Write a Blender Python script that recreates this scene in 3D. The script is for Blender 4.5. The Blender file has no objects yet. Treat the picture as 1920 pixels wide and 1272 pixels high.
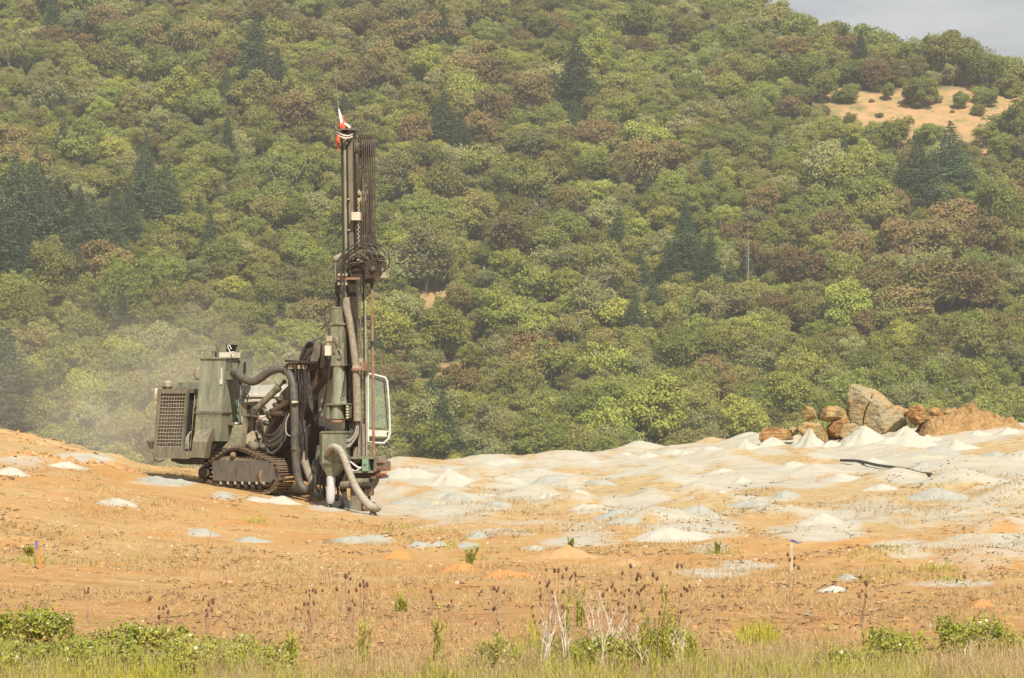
import bpy, bmesh, math, random
import numpy as np
from mathutils import Vector

random.seed(7)
R = np.random.default_rng(11)
SC = bpy.context.scene
COL = SC.collection

# ------------------------------------------------------------------ camera, world, sun, exposure
F = 5333.0                       # focal length in photo pixels (100 mm on a 36 mm wide frame, 1920 px)
CAMZ = 3.0
HOR = 700.0                      # photo row of the eye level
cam_d = bpy.data.cameras.new('camera')
cam_d.lens = 100.0
cam_d.sensor_width = 36.0
cam_d.sensor_fit = 'HORIZONTAL'
cam_d.shift_y = (HOR - 636.0) / 1920.0
cam_d.clip_start = 0.5
cam_d.clip_end = 6000.0
cam = bpy.data.objects.new('camera', cam_d)
cam.location = (0, 0, CAMZ)
cam.rotation_euler = (math.radians(90), 0, 0)
COL.objects.link(cam)
SC.camera = cam

SUN_EL = math.radians(50)
SUN_AZ = math.radians(17)        # to the right of straight behind the camera
sv = Vector((math.cos(SUN_EL) * math.sin(SUN_AZ), -math.cos(SUN_EL) * math.cos(SUN_AZ), math.sin(SUN_EL)))
sun_d = bpy.data.lights.new('sun', 'SUN')
sun_d.energy = 4.6
sun_d.angle = math.radians(0.6)
sun_d.color = (1.0, 0.93, 0.82)
sun = bpy.data.objects.new('sun', sun_d)
sun.rotation_euler = sv.to_track_quat('Z', 'Y').to_euler()
sun.location = (20, -30, 60)
COL.objects.link(sun)

W = bpy.data.worlds.new('World')
SC.world = W
W.use_nodes = True
wn = W.node_tree
wn.nodes.clear()
w_out = wn.nodes.new('ShaderNodeOutputWorld')
w_bg = wn.nodes.new('ShaderNodeBackground')
w_sky = wn.nodes.new('ShaderNodeTexSky')
w_sky.sky_type = 'NISHITA'
w_sky.sun_disc = False
w_sky.sun_elevation = SUN_EL
w_sky.sun_rotation = math.radians(180) - SUN_AZ
w_sky.air_density = 1.0
w_sky.dust_density = 2.0
w_tc = wn.nodes.new('ShaderNodeTexCoord')
w_map = wn.nodes.new('ShaderNodeMapping')
w_map.inputs['Scale'].default_value = (1.0, 1.0, 5.0)
w_noi = wn.nodes.new('ShaderNodeTexNoise')
w_noi.inputs['Scale'].default_value = 16.0
w_noi.inputs['Detail'].default_value = 5.0
w_cr = wn.nodes.new('ShaderNodeValToRGB')
w_cr.color_ramp.elements[0].position = 0.35
w_cr.color_ramp.elements[0].color = (5.2, 5.4, 5.8, 1)
w_cr.color_ramp.elements[1].position = 0.7
w_cr.color_ramp.elements[1].color = (8.4, 8.4, 8.4, 1)
w_mix = wn.nodes.new('ShaderNodeMix')
w_mix.data_type = 'RGBA'
w_mix.inputs[0].default_value = 0.75
wn.links.new(w_tc.outputs['Generated'], w_map.inputs['Vector'])
wn.links.new(w_map.outputs[0], w_noi.inputs['Vector'])
wn.links.new(w_noi.outputs['Fac'], w_cr.inputs[0])
wn.links.new(w_sky.outputs[0], w_mix.inputs[6])
wn.links.new(w_cr.outputs[0], w_mix.inputs[7])
wn.links.new(w_mix.outputs[2], w_bg.inputs['Color'])
w_bg.inputs['Strength'].default_value = 0.052
wn.links.new(w_bg.outputs[0], w_out.inputs[0])

SC.view_settings.view_transform = 'Standard'
SC.view_settings.look = 'None'
SC.view_settings.gamma = 1.0
SC.view_settings.exposure = 0.75
SC.render.engine = 'CYCLES'
SC.cycles.max_bounces = 6
SC.cycles.volume_bounces = 1
SC.cycles.use_denoising = True

# ------------------------------------------------------------------ helpers
def P(px, py, Y):
    """World point that stands Y metres away and shows at photo pixel (px, py)."""
    return np.array([(px - 960.0) / F * Y, Y, CAMZ + (HOR - py) / F * Y])

def proj(x, y, z):
    return 960 + F * x / y, HOR - F * (z - CAMZ) / y

def _lat(ix, iy, seed):
    n = (ix.astype(np.int64) * 374761393 + iy.astype(np.int64) * 668265263 + seed * 974711) & 0x7fffffff
    n = ((n ^ (n >> 13)) * 1274126177) & 0x7fffffff
    n = n ^ (n >> 16)
    return (n & 0xffff) / 65535.0

def vnoise(x, y, seed=0):
    x = np.asarray(x, float); y = np.asarray(y, float)
    ix = np.floor(x); iy = np.floor(y)
    fx = x - ix; fy = y - iy
    fx = fx * fx * (3 - 2 * fx); fy = fy * fy * (3 - 2 * fy)
    a = _lat(ix, iy, seed); b = _lat(ix + 1, iy, seed); c = _lat(ix, iy + 1, seed); d = _lat(ix + 1, iy + 1, seed)
    return (a * (1 - fx) + b * fx) * (1 - fy) + (c * (1 - fx) + d * fx) * fy

def fbm(x, y, seed=0, octv=4):
    s = 0.0; a = 0.5; t = 0.0
    for o in range(octv):
        s = s + a * vnoise(x, y, seed + o * 17); t += a
        a *= 0.5; x = np.asarray(x) * 2.03 + 5.2; y = np.asarray(y) * 2.03 + 1.7
    return s / t * 2 - 1

def arr_mesh(name, V, Fc, smooth=False):
    """mesh from an (n,3) array and an (m,k) array of faces"""
    me = bpy.data.meshes.new(name)
    V = np.asarray(V, np.float32); Fc = np.asarray(Fc, np.int32)
    m, k = Fc.shape
    me.vertices.add(len(V)); me.vertices.foreach_set('co', V.ravel())
    me.loops.add(m * k); me.loops.foreach_set('vertex_index', Fc.ravel())
    me.polygons.add(m)
    me.polygons.foreach_set('loop_start', np.arange(m, dtype=np.int32) * k)
    me.polygons.foreach_set('loop_total', np.full(m, k, np.int32))
    me.polygons.foreach_set('use_smooth', np.full(m, smooth))
    me.update(); me.validate()
    return me

def grid_faces(nr, nc):
    i = np.arange(nr - 1)[:, None] * nc + np.arange(nc - 1)[None, :]
    i = i.ravel()
    return np.stack([i, i + 1, i + nc + 1, i + nc], 1)

def tag(o, label=None, cat=None, group=None, kind=None):
    if label: o['label'] = label
    if cat: o['category'] = cat
    if group: o['group'] = group
    if kind: o['kind'] = kind
    return o

def link(name, me, mat=None, parent=None, loc=(0, 0, 0)):
    o = bpy.data.objects.new(name, me)
    o.location = loc
    COL.objects.link(o)
    if parent is not None: o.parent = parent
    if mat is not None and me is not None and not me.materials: me.materials.append(mat)
    return o

def empty(name, loc, label=None, cat=None, group=None):
    o = bpy.data.objects.new(name, None)
    o.location = loc
    o.empty_display_size = 0.3
    COL.objects.link(o)
    return tag(o, label, cat, group)

def outward(me):
    bm = bmesh.new(); bm.from_mesh(me); bmesh.ops.recalc_face_normals(bm, faces=bm.faces); bm.to_mesh(me); bm.free(); me.update()

ORG = np.zeros(3)                # base of the thing being built; its meshes are local to it
class MB:
    """collects polygons in world coordinates; build() links them as ONE mesh object"""
    def __init__(s): s.v = []; s.f = []
    def add(s, V, Fs):
        b = len(s.v)
        s.v += [tuple(map(float, p)) for p in V]
        s.f += [tuple(b + i for i in f) for f in Fs]
        return s
    def prism(s, poly, vec):
        """closed polygon swept along vec"""
        n = len(poly); vec = np.asarray(vec, float)
        V = [np.asarray(p, float) for p in poly] + [np.asarray(p, float) + vec for p in poly]
        s.add(V, [tuple(range(n)), tuple(range(2 * n - 1, n - 1, -1))] + [(i, i + n, (i + 1) % n + n, (i + 1) % n) for i in range(n)])
        return s
    def bar(s, a, b, w, h, up=(0, 0, 1)):
        a = np.asarray(a, float); b = np.asarray(b, float); d = b - a; d = d / (np.linalg.norm(d) + 1e-9)
        up = np.asarray(up, float)
        if abs(np.dot(d, up)) > 0.98: up = np.array([0, 1.0, 0])
        sd = np.cross(d, up); sd /= np.linalg.norm(sd); u2 = np.cross(sd, d)
        q = [a + sd * w / 2 * i + u2 * h / 2 * j for i, j in ((-1, -1), (1, -1), (1, 1), (-1, 1))]
        return s.prism(q, b - a)
    def tube(s, pts, r, seg=10, res=1, closed=False, rf=None, cap=True):
        """round tube along a Catmull-Rom path; r number or list per control point; rf(arc length) scales the radius"""
        p = [np.asarray(q, float) for q in pts]
        rr = [r] * len(p) if np.isscalar(r) else list(r)
        if res > 1 and len(p) > 2:
            ex = [2 * p[0] - p[1]] + p + [2 * p[-1] - p[-2]]
            q = []; qr = []
            for i in range(1, len(ex) - 2):
                for k in range(res):
                    t = k / res
                    q.append(0.5 * (2 * ex[i] + (ex[i + 1] - ex[i - 1]) * t + (2 * ex[i - 1] - 5 * ex[i] + 4 * ex[i + 1] - ex[i + 2]) * t * t + (3 * ex[i] - ex[i - 1] - 3 * ex[i + 1] + ex[i + 2]) * t ** 3))
                    qr.append(rr[i - 1] * (1 - t) + rr[i] * t)
            q.append(p[-1]); qr.append(rr[-1]); p, rr = q, qr
        n = len(p); V = []; Fs = []
        nrm = None; L = 0
        for i in range(n):
            d = p[min(i + 1, n - 1)] - p[max(i - 1, 0)]
            d = d / (np.linalg.norm(d) + 1e-12)
            if nrm is None:
                a = np.array([0, 0, 1.0]) if abs(d[2]) < 0.9 else np.array([1.0, 0, 0])
                nrm = np.cross(d, a)
            nrm = nrm - d * np.dot(nrm, d); nrm /= np.linalg.norm(nrm) + 1e-12
            bi = np.cross(d, nrm)
            if i: L += np.linalg.norm(p[i] - p[i - 1])
            q = rr[i] * (rf(L) if rf else 1)
            for k in range(seg):
                an = 2 * math.pi * k / seg
                V.append(p[i] + (nrm * math.cos(an) + bi * math.sin(an)) * q)
        for i in range(n - 1):
            for k in range(seg):
                k2 = (k + 1) % seg
                Fs.append((i * seg + k, i * seg + k2, (i + 1) * seg + k2, (i + 1) * seg + k))
        if cap:
            Fs.append(tuple(range(seg - 1, -1, -1))); Fs.append(tuple((n - 1) * seg + k for k in range(seg)))
        return s.add(V, Fs)
    def cyl(s, a, b, r0, r1=None, seg=16): return s.tube([a, b], [r0, r0 if r1 is None else r1], seg)
    def prof(s, a, b, prof, seg=20):
        """body of revolution on the axis a-b, prof = [(t, radius)]"""
        a = np.asarray(a, float); b = np.asarray(b, float)
        return s.tube([a + (b - a) * t for t, _ in prof], [r for _, r in prof], seg)
    def build(s, name, mat, parent=None, smooth=False, loc=None):
        me = bpy.data.meshes.new(name)
        o_ = ORG if loc is None else np.asarray(loc)
        me.from_pydata([tuple(np.array(v) - o_) for v in s.v], [], s.f)
        outward(me)
        if smooth:
            me.polygons.foreach_set('use_smooth', np.full(len(me.polygons), True))
            me.set_sharp_from_angle(angle=math.radians(38))
        o = link(name, me, mat, parent)
        if parent is None: o.location = tuple(o_)
        return o

# ------------------------------------------------------------------ materials
def new_mat(name):
    m = bpy.data.materials.new(name); m.use_nodes = True
    nt = m.node_tree; nt.nodes.clear()
    out = nt.nodes.new('ShaderNodeOutputMaterial')
    return m, nt, out
def nd(nt, t, **kw):
    n = nt.nodes.new(t)
    for k, v in kw.items():
        if k in n.inputs.keys() if isinstance(k, str) else False: n.inputs[k].default_value = v
        else: setattr(n, k, v)
    return n
def ramp(nt, fac, stops):
    r = nt.nodes.new('ShaderNodeValToRGB')
    e = r.color_ramp.elements
    while len(e) > 1: e.remove(e[-1])
    e[0].position = stops[0][0]; e[0].color = (*stops[0][1], 1) if len(stops[0][1]) == 3 else stops[0][1]
    for p, c in stops[1:]:
        q = e.new(p); q.color = (*c, 1)
    nt.links.new(fac, r.inputs[0])
    return r.outputs[0]
def noise(nt, scale, detail=4, vec=None, rough=0.55, stretch=None):
    n = nt.nodes.new('ShaderNodeTexNoise')
    n.inputs['Scale'].default_value = scale; n.inputs['Detail'].default_value = detail; n.inputs['Roughness'].default_value = rough
    if vec is None:
        tc = nt.nodes.new('ShaderNodeTexCoord'); vec = tc.outputs['Object']
    if stretch:
        mp = nt.nodes.new('ShaderNodeMapping'); mp.inputs['Scale'].default_value = stretch
        nt.links.new(vec, mp.inputs[0]); vec = mp.outputs[0]
    nt.links.new(vec, n.inputs['Vector'])
    return n.outputs['Fac']
def mixc(nt, fac, a, b, mode='MIX'):
    m = nt.nodes.new('ShaderNodeMix'); m.data_type = 'RGBA'; m.blend_type = mode
    for s, v in ((0, fac), (6, a), (7, b)):
        if isinstance(v, bpy.types.NodeSocket): nt.links.new(v, m.inputs[s])
        elif s == 0: m.inputs[0].default_value = v
        else: m.inputs[s].default_value = (*v, 1)
    return m.outputs[2]
def bump(nt, h, strength, dist):
    b = nt.nodes.new('ShaderNodeBump'); b.inputs['Strength'].default_value = strength; b.inputs['Distance'].default_value = dist
    nt.links.new(h, b.inputs['Height']); return b.outputs[0]

def worn(name, c1, c2, dust=(0.36, 0.30, 0.21), dustamt=0.35, scale=3.0, rough=0.65, metal=0.0, streak=True, fine=0.02):
    """paint or steel: two tones, dusty stains and vertical dirt runs of their own shape"""
    m, nt, out = new_mat(name)
    b = nt.nodes.new('ShaderNodeBsdfPrincipled')
    n1 = noise(nt, scale, 5)
    base = ramp(nt, n1, [(0.3, c1), (0.7, c2)])
    n2 = noise(nt, scale * 2.3, 6, rough=0.7, stretch=(1.6, 1.6, 0.35) if streak else None)
    k = ramp(nt, n2, [(0.5 - 0.28 * dustamt, (0, 0, 0)), (0.92 - 0.35 * dustamt, (0.85,) * 3)])
    col = mixc(nt, k, base, dust)
    n3 = noise(nt, scale * 9, 3)
    chip = ramp(nt, n3, [(0.66, (0, 0, 0)), (0.72, (0.6,) * 3)])
    col = mixc(nt, chip, col, tuple(x * 0.45 for x in c1))
    nt.links.new(col, b.inputs['Base Color'])
    b.inputs['Roughness'].default_value = rough; b.inputs['Metallic'].default_value = metal
    nt.links.new(bump(nt, n3, 0.25, fine), b.inputs['Normal'])
    nt.links.new(b.outputs[0], out.inputs[0])
    return m

def flat(name, c, rough=0.7, var=0.25, scale=6.0, metal=0.0, bmp=0.0, bscale=20.0):
    m, nt, out = new_mat(name)
    b = nt.nodes.new('ShaderNodeBsdfPrincipled')
    n1 = noise(nt, scale, 4)
    nt.links.new(ramp(nt, n1, [(0.3, tuple(x * (1 - var) for x in c)), (0.7, tuple(min(1, x * (1 + var)) for x in c))]), b.inputs['Base Color'])
    b.inputs['Roughness'].default_value = rough; b.inputs['Metallic'].default_value = metal
    if bmp: nt.links.new(bump(nt, noise(nt, bscale, 5), bmp, 0.03), b.inputs['Normal'])
    nt.links.new(b.outputs[0], out.inputs[0])
    return m

def leaf(name, stops, trans=0.35, scale=0.35):
    """foliage: tone changes from clump to clump and from tree to tree"""
    m, nt, out = new_mat(name)
    oi = nt.nodes.new('ShaderNodeObjectInfo')
    tc = nt.nodes.new('ShaderNodeTexCoord')
    n1 = noise(nt, scale, 3, tc.outputs['Object'])
    col = ramp(nt, n1, stops)
    n2 = noise(nt, scale * 12, 2, tc.outputs['Object'])
    col = mixc(nt, 1.0, col, ramp(nt, n2, [(0.3, (0.62,) * 3), (0.7, (1.4,) * 3)]), 'MULTIPLY')
    hsv = nt.nodes.new('ShaderNodeHueSaturation')
    mr = nt.nodes.new('ShaderNodeMapRange'); mr.inputs[3].default_value = 0.72; mr.inputs[4].default_value = 1.3
    nt.links.new(oi.outputs['Random'], mr.inputs[0]); nt.links.new(mr.outputs[0], hsv.inputs['Value'])
    mh = nt.nodes.new('ShaderNodeMapRange'); mh.inputs[3].default_value = 0.482; mh.inputs[4].default_value = 0.512
    w = nt.nodes.new('ShaderNodeMath'); w.operation = 'MULTIPLY'; w.inputs[1].default_value = 7.31
    fr = nt.nodes.new('ShaderNodeMath'); fr.operation = 'FRACT'
    nt.links.new(oi.outputs['Random'], w.inputs[0]); nt.links.new(w.outputs[0], fr.inputs[0])
    nt.links.new(fr.outputs[0], mh.inputs[0]); nt.links.new(mh.outputs[0], hsv.inputs['Hue'])
    nt.links.new(col, hsv.inputs['Color'])
    d = nt.nodes.new('ShaderNodeBsdfDiffuse'); t = nt.nodes.new('ShaderNodeBsdfTranslucent')
    nt.links.new(hsv.outputs[0], d.inputs[0]); nt.links.new(hsv.outputs[0], t.inputs[0])
    mx = nt.nodes.new('ShaderNodeMixShader'); mx.inputs[0].default_value = trans
    nt.links.new(d.outputs[0], mx.inputs[1]); nt.links.new(t.outputs[0], mx.inputs[2])
    nt.links.new(mx.outputs[0], out.inputs[0])
    return m

M = {}
M['oak_green'] = leaf('oak green leaves', [(0.3, (0.182, 0.219, 0.050)), (0.7, (0.303, 0.310, 0.079))], .42)
M['oak_olive'] = leaf('oak olive leaves', [(0.3, (0.209, 0.214, 0.061)), (0.7, (0.336, 0.316, 0.092))], .42)
M['oak_pale'] = leaf('pale lichen oak', [(0.3, (0.248, 0.257, 0.100)), (0.7, (0.374, 0.364, 0.147))], .42)
M['oak_lime'] = leaf('lime oak', [(0.3, (0.248, 0.278, 0.053)), (0.7, (0.385, 0.385, 0.092))], .42)
M['madrone_rust'] = leaf('rusty madrone leaves', [(0.30, (.215, .232, .062)), (0.44, (.245, .215, .072)), (0.57, (.275, .195, .080)), (0.70, (.26, .205, .075)), (0.8, (.24, .24, .066))], .42, .5)
M['fir'] = leaf('fir needles', [(0.3, (.045, .078, .034)), (0.7, (.115, .150, .064))], 0.25)  # lighter tone paints a sunlit look into the needles
M['bark'] = flat('grey bark', (.30, .275, .23), 0.9, 0.4, 3)
M['bark_red'] = flat('peeling red bark', (.36, .15, .07), 0.7, 0.35, 3)

# ------------------------------------------------------------------ land form
PXC = np.array([-900, -300, 0, 150, 300, 430, 560, 720, 960, 1200, 1450, 1700, 1920, 2300, 2900], float)
YR = np.array([20, 28, 36, 44, 52, 58, 63, 70, 77, 86, 96, 108, 125, 160], float)
#          -900  -300   0    150   300   430   560   720   960  1200  1450  1700  1920  2300  2900
ZT = np.array([
    [0.10, 0.00, 0.00, 0.00, 0.00, 0.00, 0.00, 0.00, 0.00, 0.00, 0.00, 0.00, 0.00, 0.00, 0.10],   # 20
    [0.20, 0.05, 0.00, 0.00, 0.00, 0.00, 0.00, 0.00, 0.00, 0.00, 0.00, 0.00, 0.00, 0.00, 0.20],   # 28
    [0.60, 0.25, 0.10, 0.06, 0.02, 0.00, 0.00, 0.00, 0.02, 0.00, -.03, -.03, 0.00, 0.10, 0.40],   # 36
    [1.00, 0.50, 0.30, 0.20, 0.10, 0.02, 0.00, 0.00, 0.03, 0.02, 0.00, 0.04, 0.10, 0.30, 0.60],   # 44
    [1.50, 0.90, 0.60, 0.45, 0.28, 0.10, 0.00, 0.00, 0.04, 0.08, 0.14, 0.22, 0.30, 0.50, 0.90],   # 52
    [1.90, 1.30, 0.95, 0.75, 0.50, 0.26, 0.04, -.02, 0.08, 0.16, 0.28, 0.42, 0.52, 0.80, 1.20],   # 58
    [2.20, 1.60, 1.25, 1.00, 0.68, 0.47, 0.34, 0.08, 0.12, 0.22, 0.40, 0.58, 0.72, 1.00, 1.50],   # 63
    [2.40, 1.80, 1.55, 1.15, 0.66, 0.52, 0.42, 0.20, 0.17, 0.30, 0.55, 0.78, 0.95, 1.20, 1.80],   # 70
    [2.00, 1.40, 1.15, 0.80, 0.40, 0.36, 0.38, 0.30, 0.24, 0.40, 0.70, 0.95, 1.12, 1.40, 2.00],   # 77
    [0.80, 0.20, 0.00, -.20, -.50, -.20, 0.10, 0.34, 0.34, 0.55, 0.88, 1.12, 1.27, 1.60, 2.10],   # 86
    [-1.5, -1.8, -2.0, -2.0, -2.0, -1.2, -.60, -.20, 0.10, 0.45, 0.80, 1.05, 1.22, 1.50, 1.60],   # 96
    [-5.0, -5.0, -5.0, -5.0, -5.0, -4.0, -3.0, -2.4, -1.8, -1.5, -1.2, -.80, -.60, -.40, 0.00],   # 108
    [-11., -11., -11., -11., -11., -10., -9.0, -8.0, -7.5, -7.0, -6.0, -5.5, -5.0, -5.0, -5.0],   # 125
    [-22., -22., -22., -22., -22., -22., -21., -20., -20., -20., -20., -19., -19., -19., -19.],   # 160
])
def mounds(x, Y):
    """low merging humps left by row after row of drill holes"""
    sx, sy = 2.3, 3.0
    ix = np.floor(x / sx); iy = np.floor(Y / sy); z = np.zeros(np.shape(x))
    for a in (-1, 0, 1):
        for b in (-1, 0, 1):
            cx = (ix + a + .15 + .7 * _lat(ix + a, iy + b, 301)) * sx; cy = (iy + b + .15 + .7 * _lat(ix + a, iy + b, 302)) * sy
            h = _lat(ix + a, iy + b, 303); r = .75 + .75 * _lat(ix + a, iy + b, 304)
            d2 = ((x - cx) / r) ** 2 + ((Y - cy) / r) ** 2
            z = np.maximum(z, (.08 + .30 * h ** 1.4) * np.clip(1 - np.sqrt(d2 + .02) * .8, 0, 1) ** 1.15)
    return z
def mzone(x, Y):
    u = 960 + F * x / np.maximum(Y, 26.0)
    lower = np.interp(u, [700, 800, 1000, 1200, 1500, 1900, 2300], [54, 56, 53, 48.5, 43.5, 40, 40])
    return np.clip((u - 690) / 60, 0, 1) * np.clip((Y - lower) / 4, 0, 1) * np.clip((100 - Y) / 8, 0, 1)
def T(x, Y, micro=True):
    x = np.asarray(x, float); Y = np.asarray(Y, float)
    u = 960 + F * x / np.maximum(Y, 26.0)
    u = np.clip(u, PXC[0], PXC[-1] - 1e-3); v = np.clip(Y, YR[0], YR[-1] - 1e-3)
    i = np.clip(np.searchsorted(PXC, u, 'right') - 1, 0, len(PXC) - 2); j = np.clip(np.searchsorted(YR, v, 'right') - 1, 0, len(YR) - 2)
    a = (u - PXC[i]) / (PXC[i + 1] - PXC[i]); b = (v - YR[j]) / (YR[j + 1] - YR[j])
    a = a * 0.5 + 0.5 * a * a * (3 - 2 * a)
    z = (ZT[j, i] * (1 - a) + ZT[j, i + 1] * a) * (1 - b) + (ZT[j + 1, i] * (1 - a) + ZT[j + 1, i + 1] * a) * b
    if micro:
        z = z + mzone(x, Y) * mounds(x, Y)
        far = np.clip((Y - 56) / 20, 0.25, 1)
        z = z + 0.05 * far * fbm(x / 2.6, Y / 2.6, 3, 3) + 0.035 * fbm(x / 0.7, Y / 0.9, 9, 3)
        lump = np.clip(fbm(x / 0.33, Y / 0.4, 21, 2), 0, 1)
        z = z + 0.065 * lump * np.clip(fbm(x / 3.1, Y / 3.1, 31, 2) + 0.3, 0, 1)
        berm = np.exp(-((Y - 70 + 0.4 * np.sin(x)) / 3.0) ** 2) * np.clip((-5.5 - x) / 4, 0, 1)
        z = z + berm * 0.16 * fbm(x / 0.6, Y / 0.6, 41, 3)
    return z

def hit(px, py, lo=18.0, hi=118.0):
    """where the sight line through a photo pixel meets the pad"""
    Y = np.linspace(lo, hi, 1600)
    x = (px - 960) / F * Y; z = CAMZ + (HOR - py) / F * Y
    k = np.nonzero(z <= T(x, Y, False))[0]
    Yh = Y[k[0]] if len(k) else hi * 0.76
    return (px - 960) / F * Yh, Yh

HY = np.array([120, 200, 300, 400, 440, 480, 520, 560, 600, 640, 680, 720, 760, 900, 1500], float)
HZ = np.array([-40, -46, -38, -22, -11, -1, 14, 31, 50, 68.5, 86, 103, 120, 160, 200], float)
def H(x, Y):
    x = np.asarray(x, float); Y = np.asarray(Y, float)
    z = np.interp(Y, HY, HZ)
    u = x / np.maximum(Y, 300) * F + 960
    top = np.interp(u, [-600, 900, 1180, 1330, 1480, 1620, 1800, 1920, 2200, 3200], [170, 150, 101, 96, 86, 75, 72.5, 70, 66, 50])
    k = 5.0
    z = -k * np.log(np.exp(-z / k) + np.exp(-top / k)) - np.clip(Y - 760, 0, 900) * 0.08
    return z + 2.2 * fbm(x / 45, Y / 45, 5, 3) + 0.5 * fbm(x / 9, Y / 9, 8, 2)
def hill_hit(px, py):
    Y = np.linspace(300, 860, 1400)
    x = (px - 960) / F * Y; z = CAMZ + (HOR - py) / F * Y
    k = np.nonzero(z <= H(x, Y))[0]
    Yh = Y[k[0]] if len(k) else 690.0
    return (px - 960) / F * Yh, Yh

# bare patches in the woods (photo px centre, half sizes)
MEADOWS = [(1745, 222, 195, 56), (1875, 270, 70, 28), (1570, 182, 60, 12), (1640, 245, 60, 20),
           (810, 565, 42, 24), (765, 665, 30, 14), (870, 660, 45, 16), (985, 552, 24, 12), (1050, 545, 26, 12), (92, 338, 18, 10), (830, 690, 40, 12)]
def meadow(px, py, grow=1.0):
    s = np.zeros(np.shape(px))
    for cx, cy, a, b in MEADOWS:
        s = np.maximum(s, np.clip(1.6 - 1.3 * (((px - cx) / (a * grow)) ** 2 + ((py - cy) / (b * grow)) ** 2), 0, 1))
    return s

# ------------------------------------------------------------------ the pad of bare earth
# heaps of drill cuttings: photo px of the peak, width, height in px, tone (w white, g grey, o orange, t tan)
HEAPS = [
 (1398,821,48,26,'w'),(1447,814,54,26,'w'),(1501,817,34,18,'w'),(1519,812,62,30,'w'),(1613,802,92,34,'w'),(1700,798,112,40,'w'),
 (1630,856,64,14,'w'),(1796,825,74,22,'w'),(1774,841,54,18,'g'),(1858,842,64,20,'g'),(1832,809,60,12,'w'),(1481,868,62,14,'w'),
 (1577,886,84,18,'w'),(1729,866,60,16,'g'),(1768,905,84,32,'g'),(1416,935,74,18,'g'),(1470,915,52,20,'g'),(1536,966,84,22,'w'),
 (1388,893,34,12,'w'),(1890,806,50,12,'w'),(1560,826,54,14,'w'),(1740,815,56,14,'w'),
 (769,868,120,30,'w'),(837,876,92,36,'w'),(918,863,42,12,'w'),(956,864,50,9,'w'),(1031,884,66,24,'g'),(1127,899,50,14,'g'),
 (854,929,48,18,'g'),(1030,912,76,26,'w'),(1083,914,64,22,'w'),(1217,920,60,18,'g'),(1170,943,78,28,'g'),(1163,971,60,15,'g'),
 (1252,976,114,36,'w'),(1109,860,62,10,'w'),(895,993,42,14,'g'),(704,999,58,18,'g'),(661,1005,62,13,'g'),(786,1018,40,8,'g'),
 (824,1015,30,10,'g'),(878,1014,36,13,'g'),(1003,1022,42,8,'w'),(749,1023,46,24,'o'),(862,1050,60,18,'o'),(954,1062,86,20,'o'),
 (1060,1016,92,30,'t'),(1175,1045,60,14,'t'),(1173,846,44,12,'w'),(1215,851,40,10,'w'),(1265,838,54,16,'w'),(1330,836,46,14,'w'),(1291,843,34,10,'w'),
 (1311,956,60,18,'g'),(1350,930,52,12,'w'),(227,934,76,12,'w'),(386,990,52,12,'g'),(476,1008,60,7,'g'),(126,862,62,14,'w'),(24,876,60,14,'w'),
 (300,889,76,15,'g'),(341,896,44,10,'g'),(421,917,36,15,'g'),(486,929,44,10,'w'),(530,925,50,18,'w'),(655,938,40,9,'w'),  # grey of the heaps under the rig tail also paints in its shade
 (1590,1078,34,10,'g'),(1560,1100,56,10,'w'),(1840,1122,50,16,'o'),(1350,880,60,10,'w'),(905,918,60,14,'w'),(770,940,70,12,'g'),
 (960,900,60,12,'w'),(1100,948,70,14,'w'),(1650,905,70,14,'w'),(930,945,50,10,'g')]
DUSTP = [(1810,965,150,50),(1700,830,240,22),(1330,850,160,12),(800,895,120,30),(790,955,150,34),(1010,915,130,30),(1230,1000,190,26),
         (1520,1000,110,18),(1170,955,70,35),(1600,850,150,18),(1380,935,90,18),(1500,905,80,14),(1690,1035,80,26),(1560,985,60,28),
         (1860,930,90,30),(1780,1095,110,9),(1330,1075,90,14),(940,1000,80,10),(1120,1015,120,12),(1400,1060,90,12),(1330,1025,50,20),
         (60,870,90,18),(150,860,70,14),(620,950,50,12),(500,930,80,10),(230,940,45,7),(300,905,90,10),(700,905,60,20),(1440,850,100,12)]
def dustmask(x, Y, z):
    px = 960 + F * x / Y; py = HOR - F * (z - CAMZ) / Y
    wob = fbm(x / 1.1, Y / 2.6, 51, 4) * 1.1
    s = mzone(x, Y) * np.clip(.30 + 1.35 * fbm(x / 2.6, Y / 5.0, 55, 3) + 2.6 * mounds(x, Y) + .35 * (py < 905) - .0016 * np.clip(py - 930, 0, 200), 0, 1.1)
    for cx, cy, a, b in DUSTP:
        s = np.maximum(s, 1.15 - (((px - cx) / a) ** 2 + ((py - cy) / b) ** 2))
    for cx, cy, w, h, k in HEAPS:
        if k in 'wg': s = np.maximum(s, .95 - (((px - cx) / (w * .8)) ** 2 + ((py - cy - h * .8) / (h * .75)) ** 2))
    return np.clip(s * 0.9 + wob * np.clip(s + .35, .12, 1) - 0.05, 0, 1)

nr, nc = 820, 640
tt = np.linspace(0, 1, nr)
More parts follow.
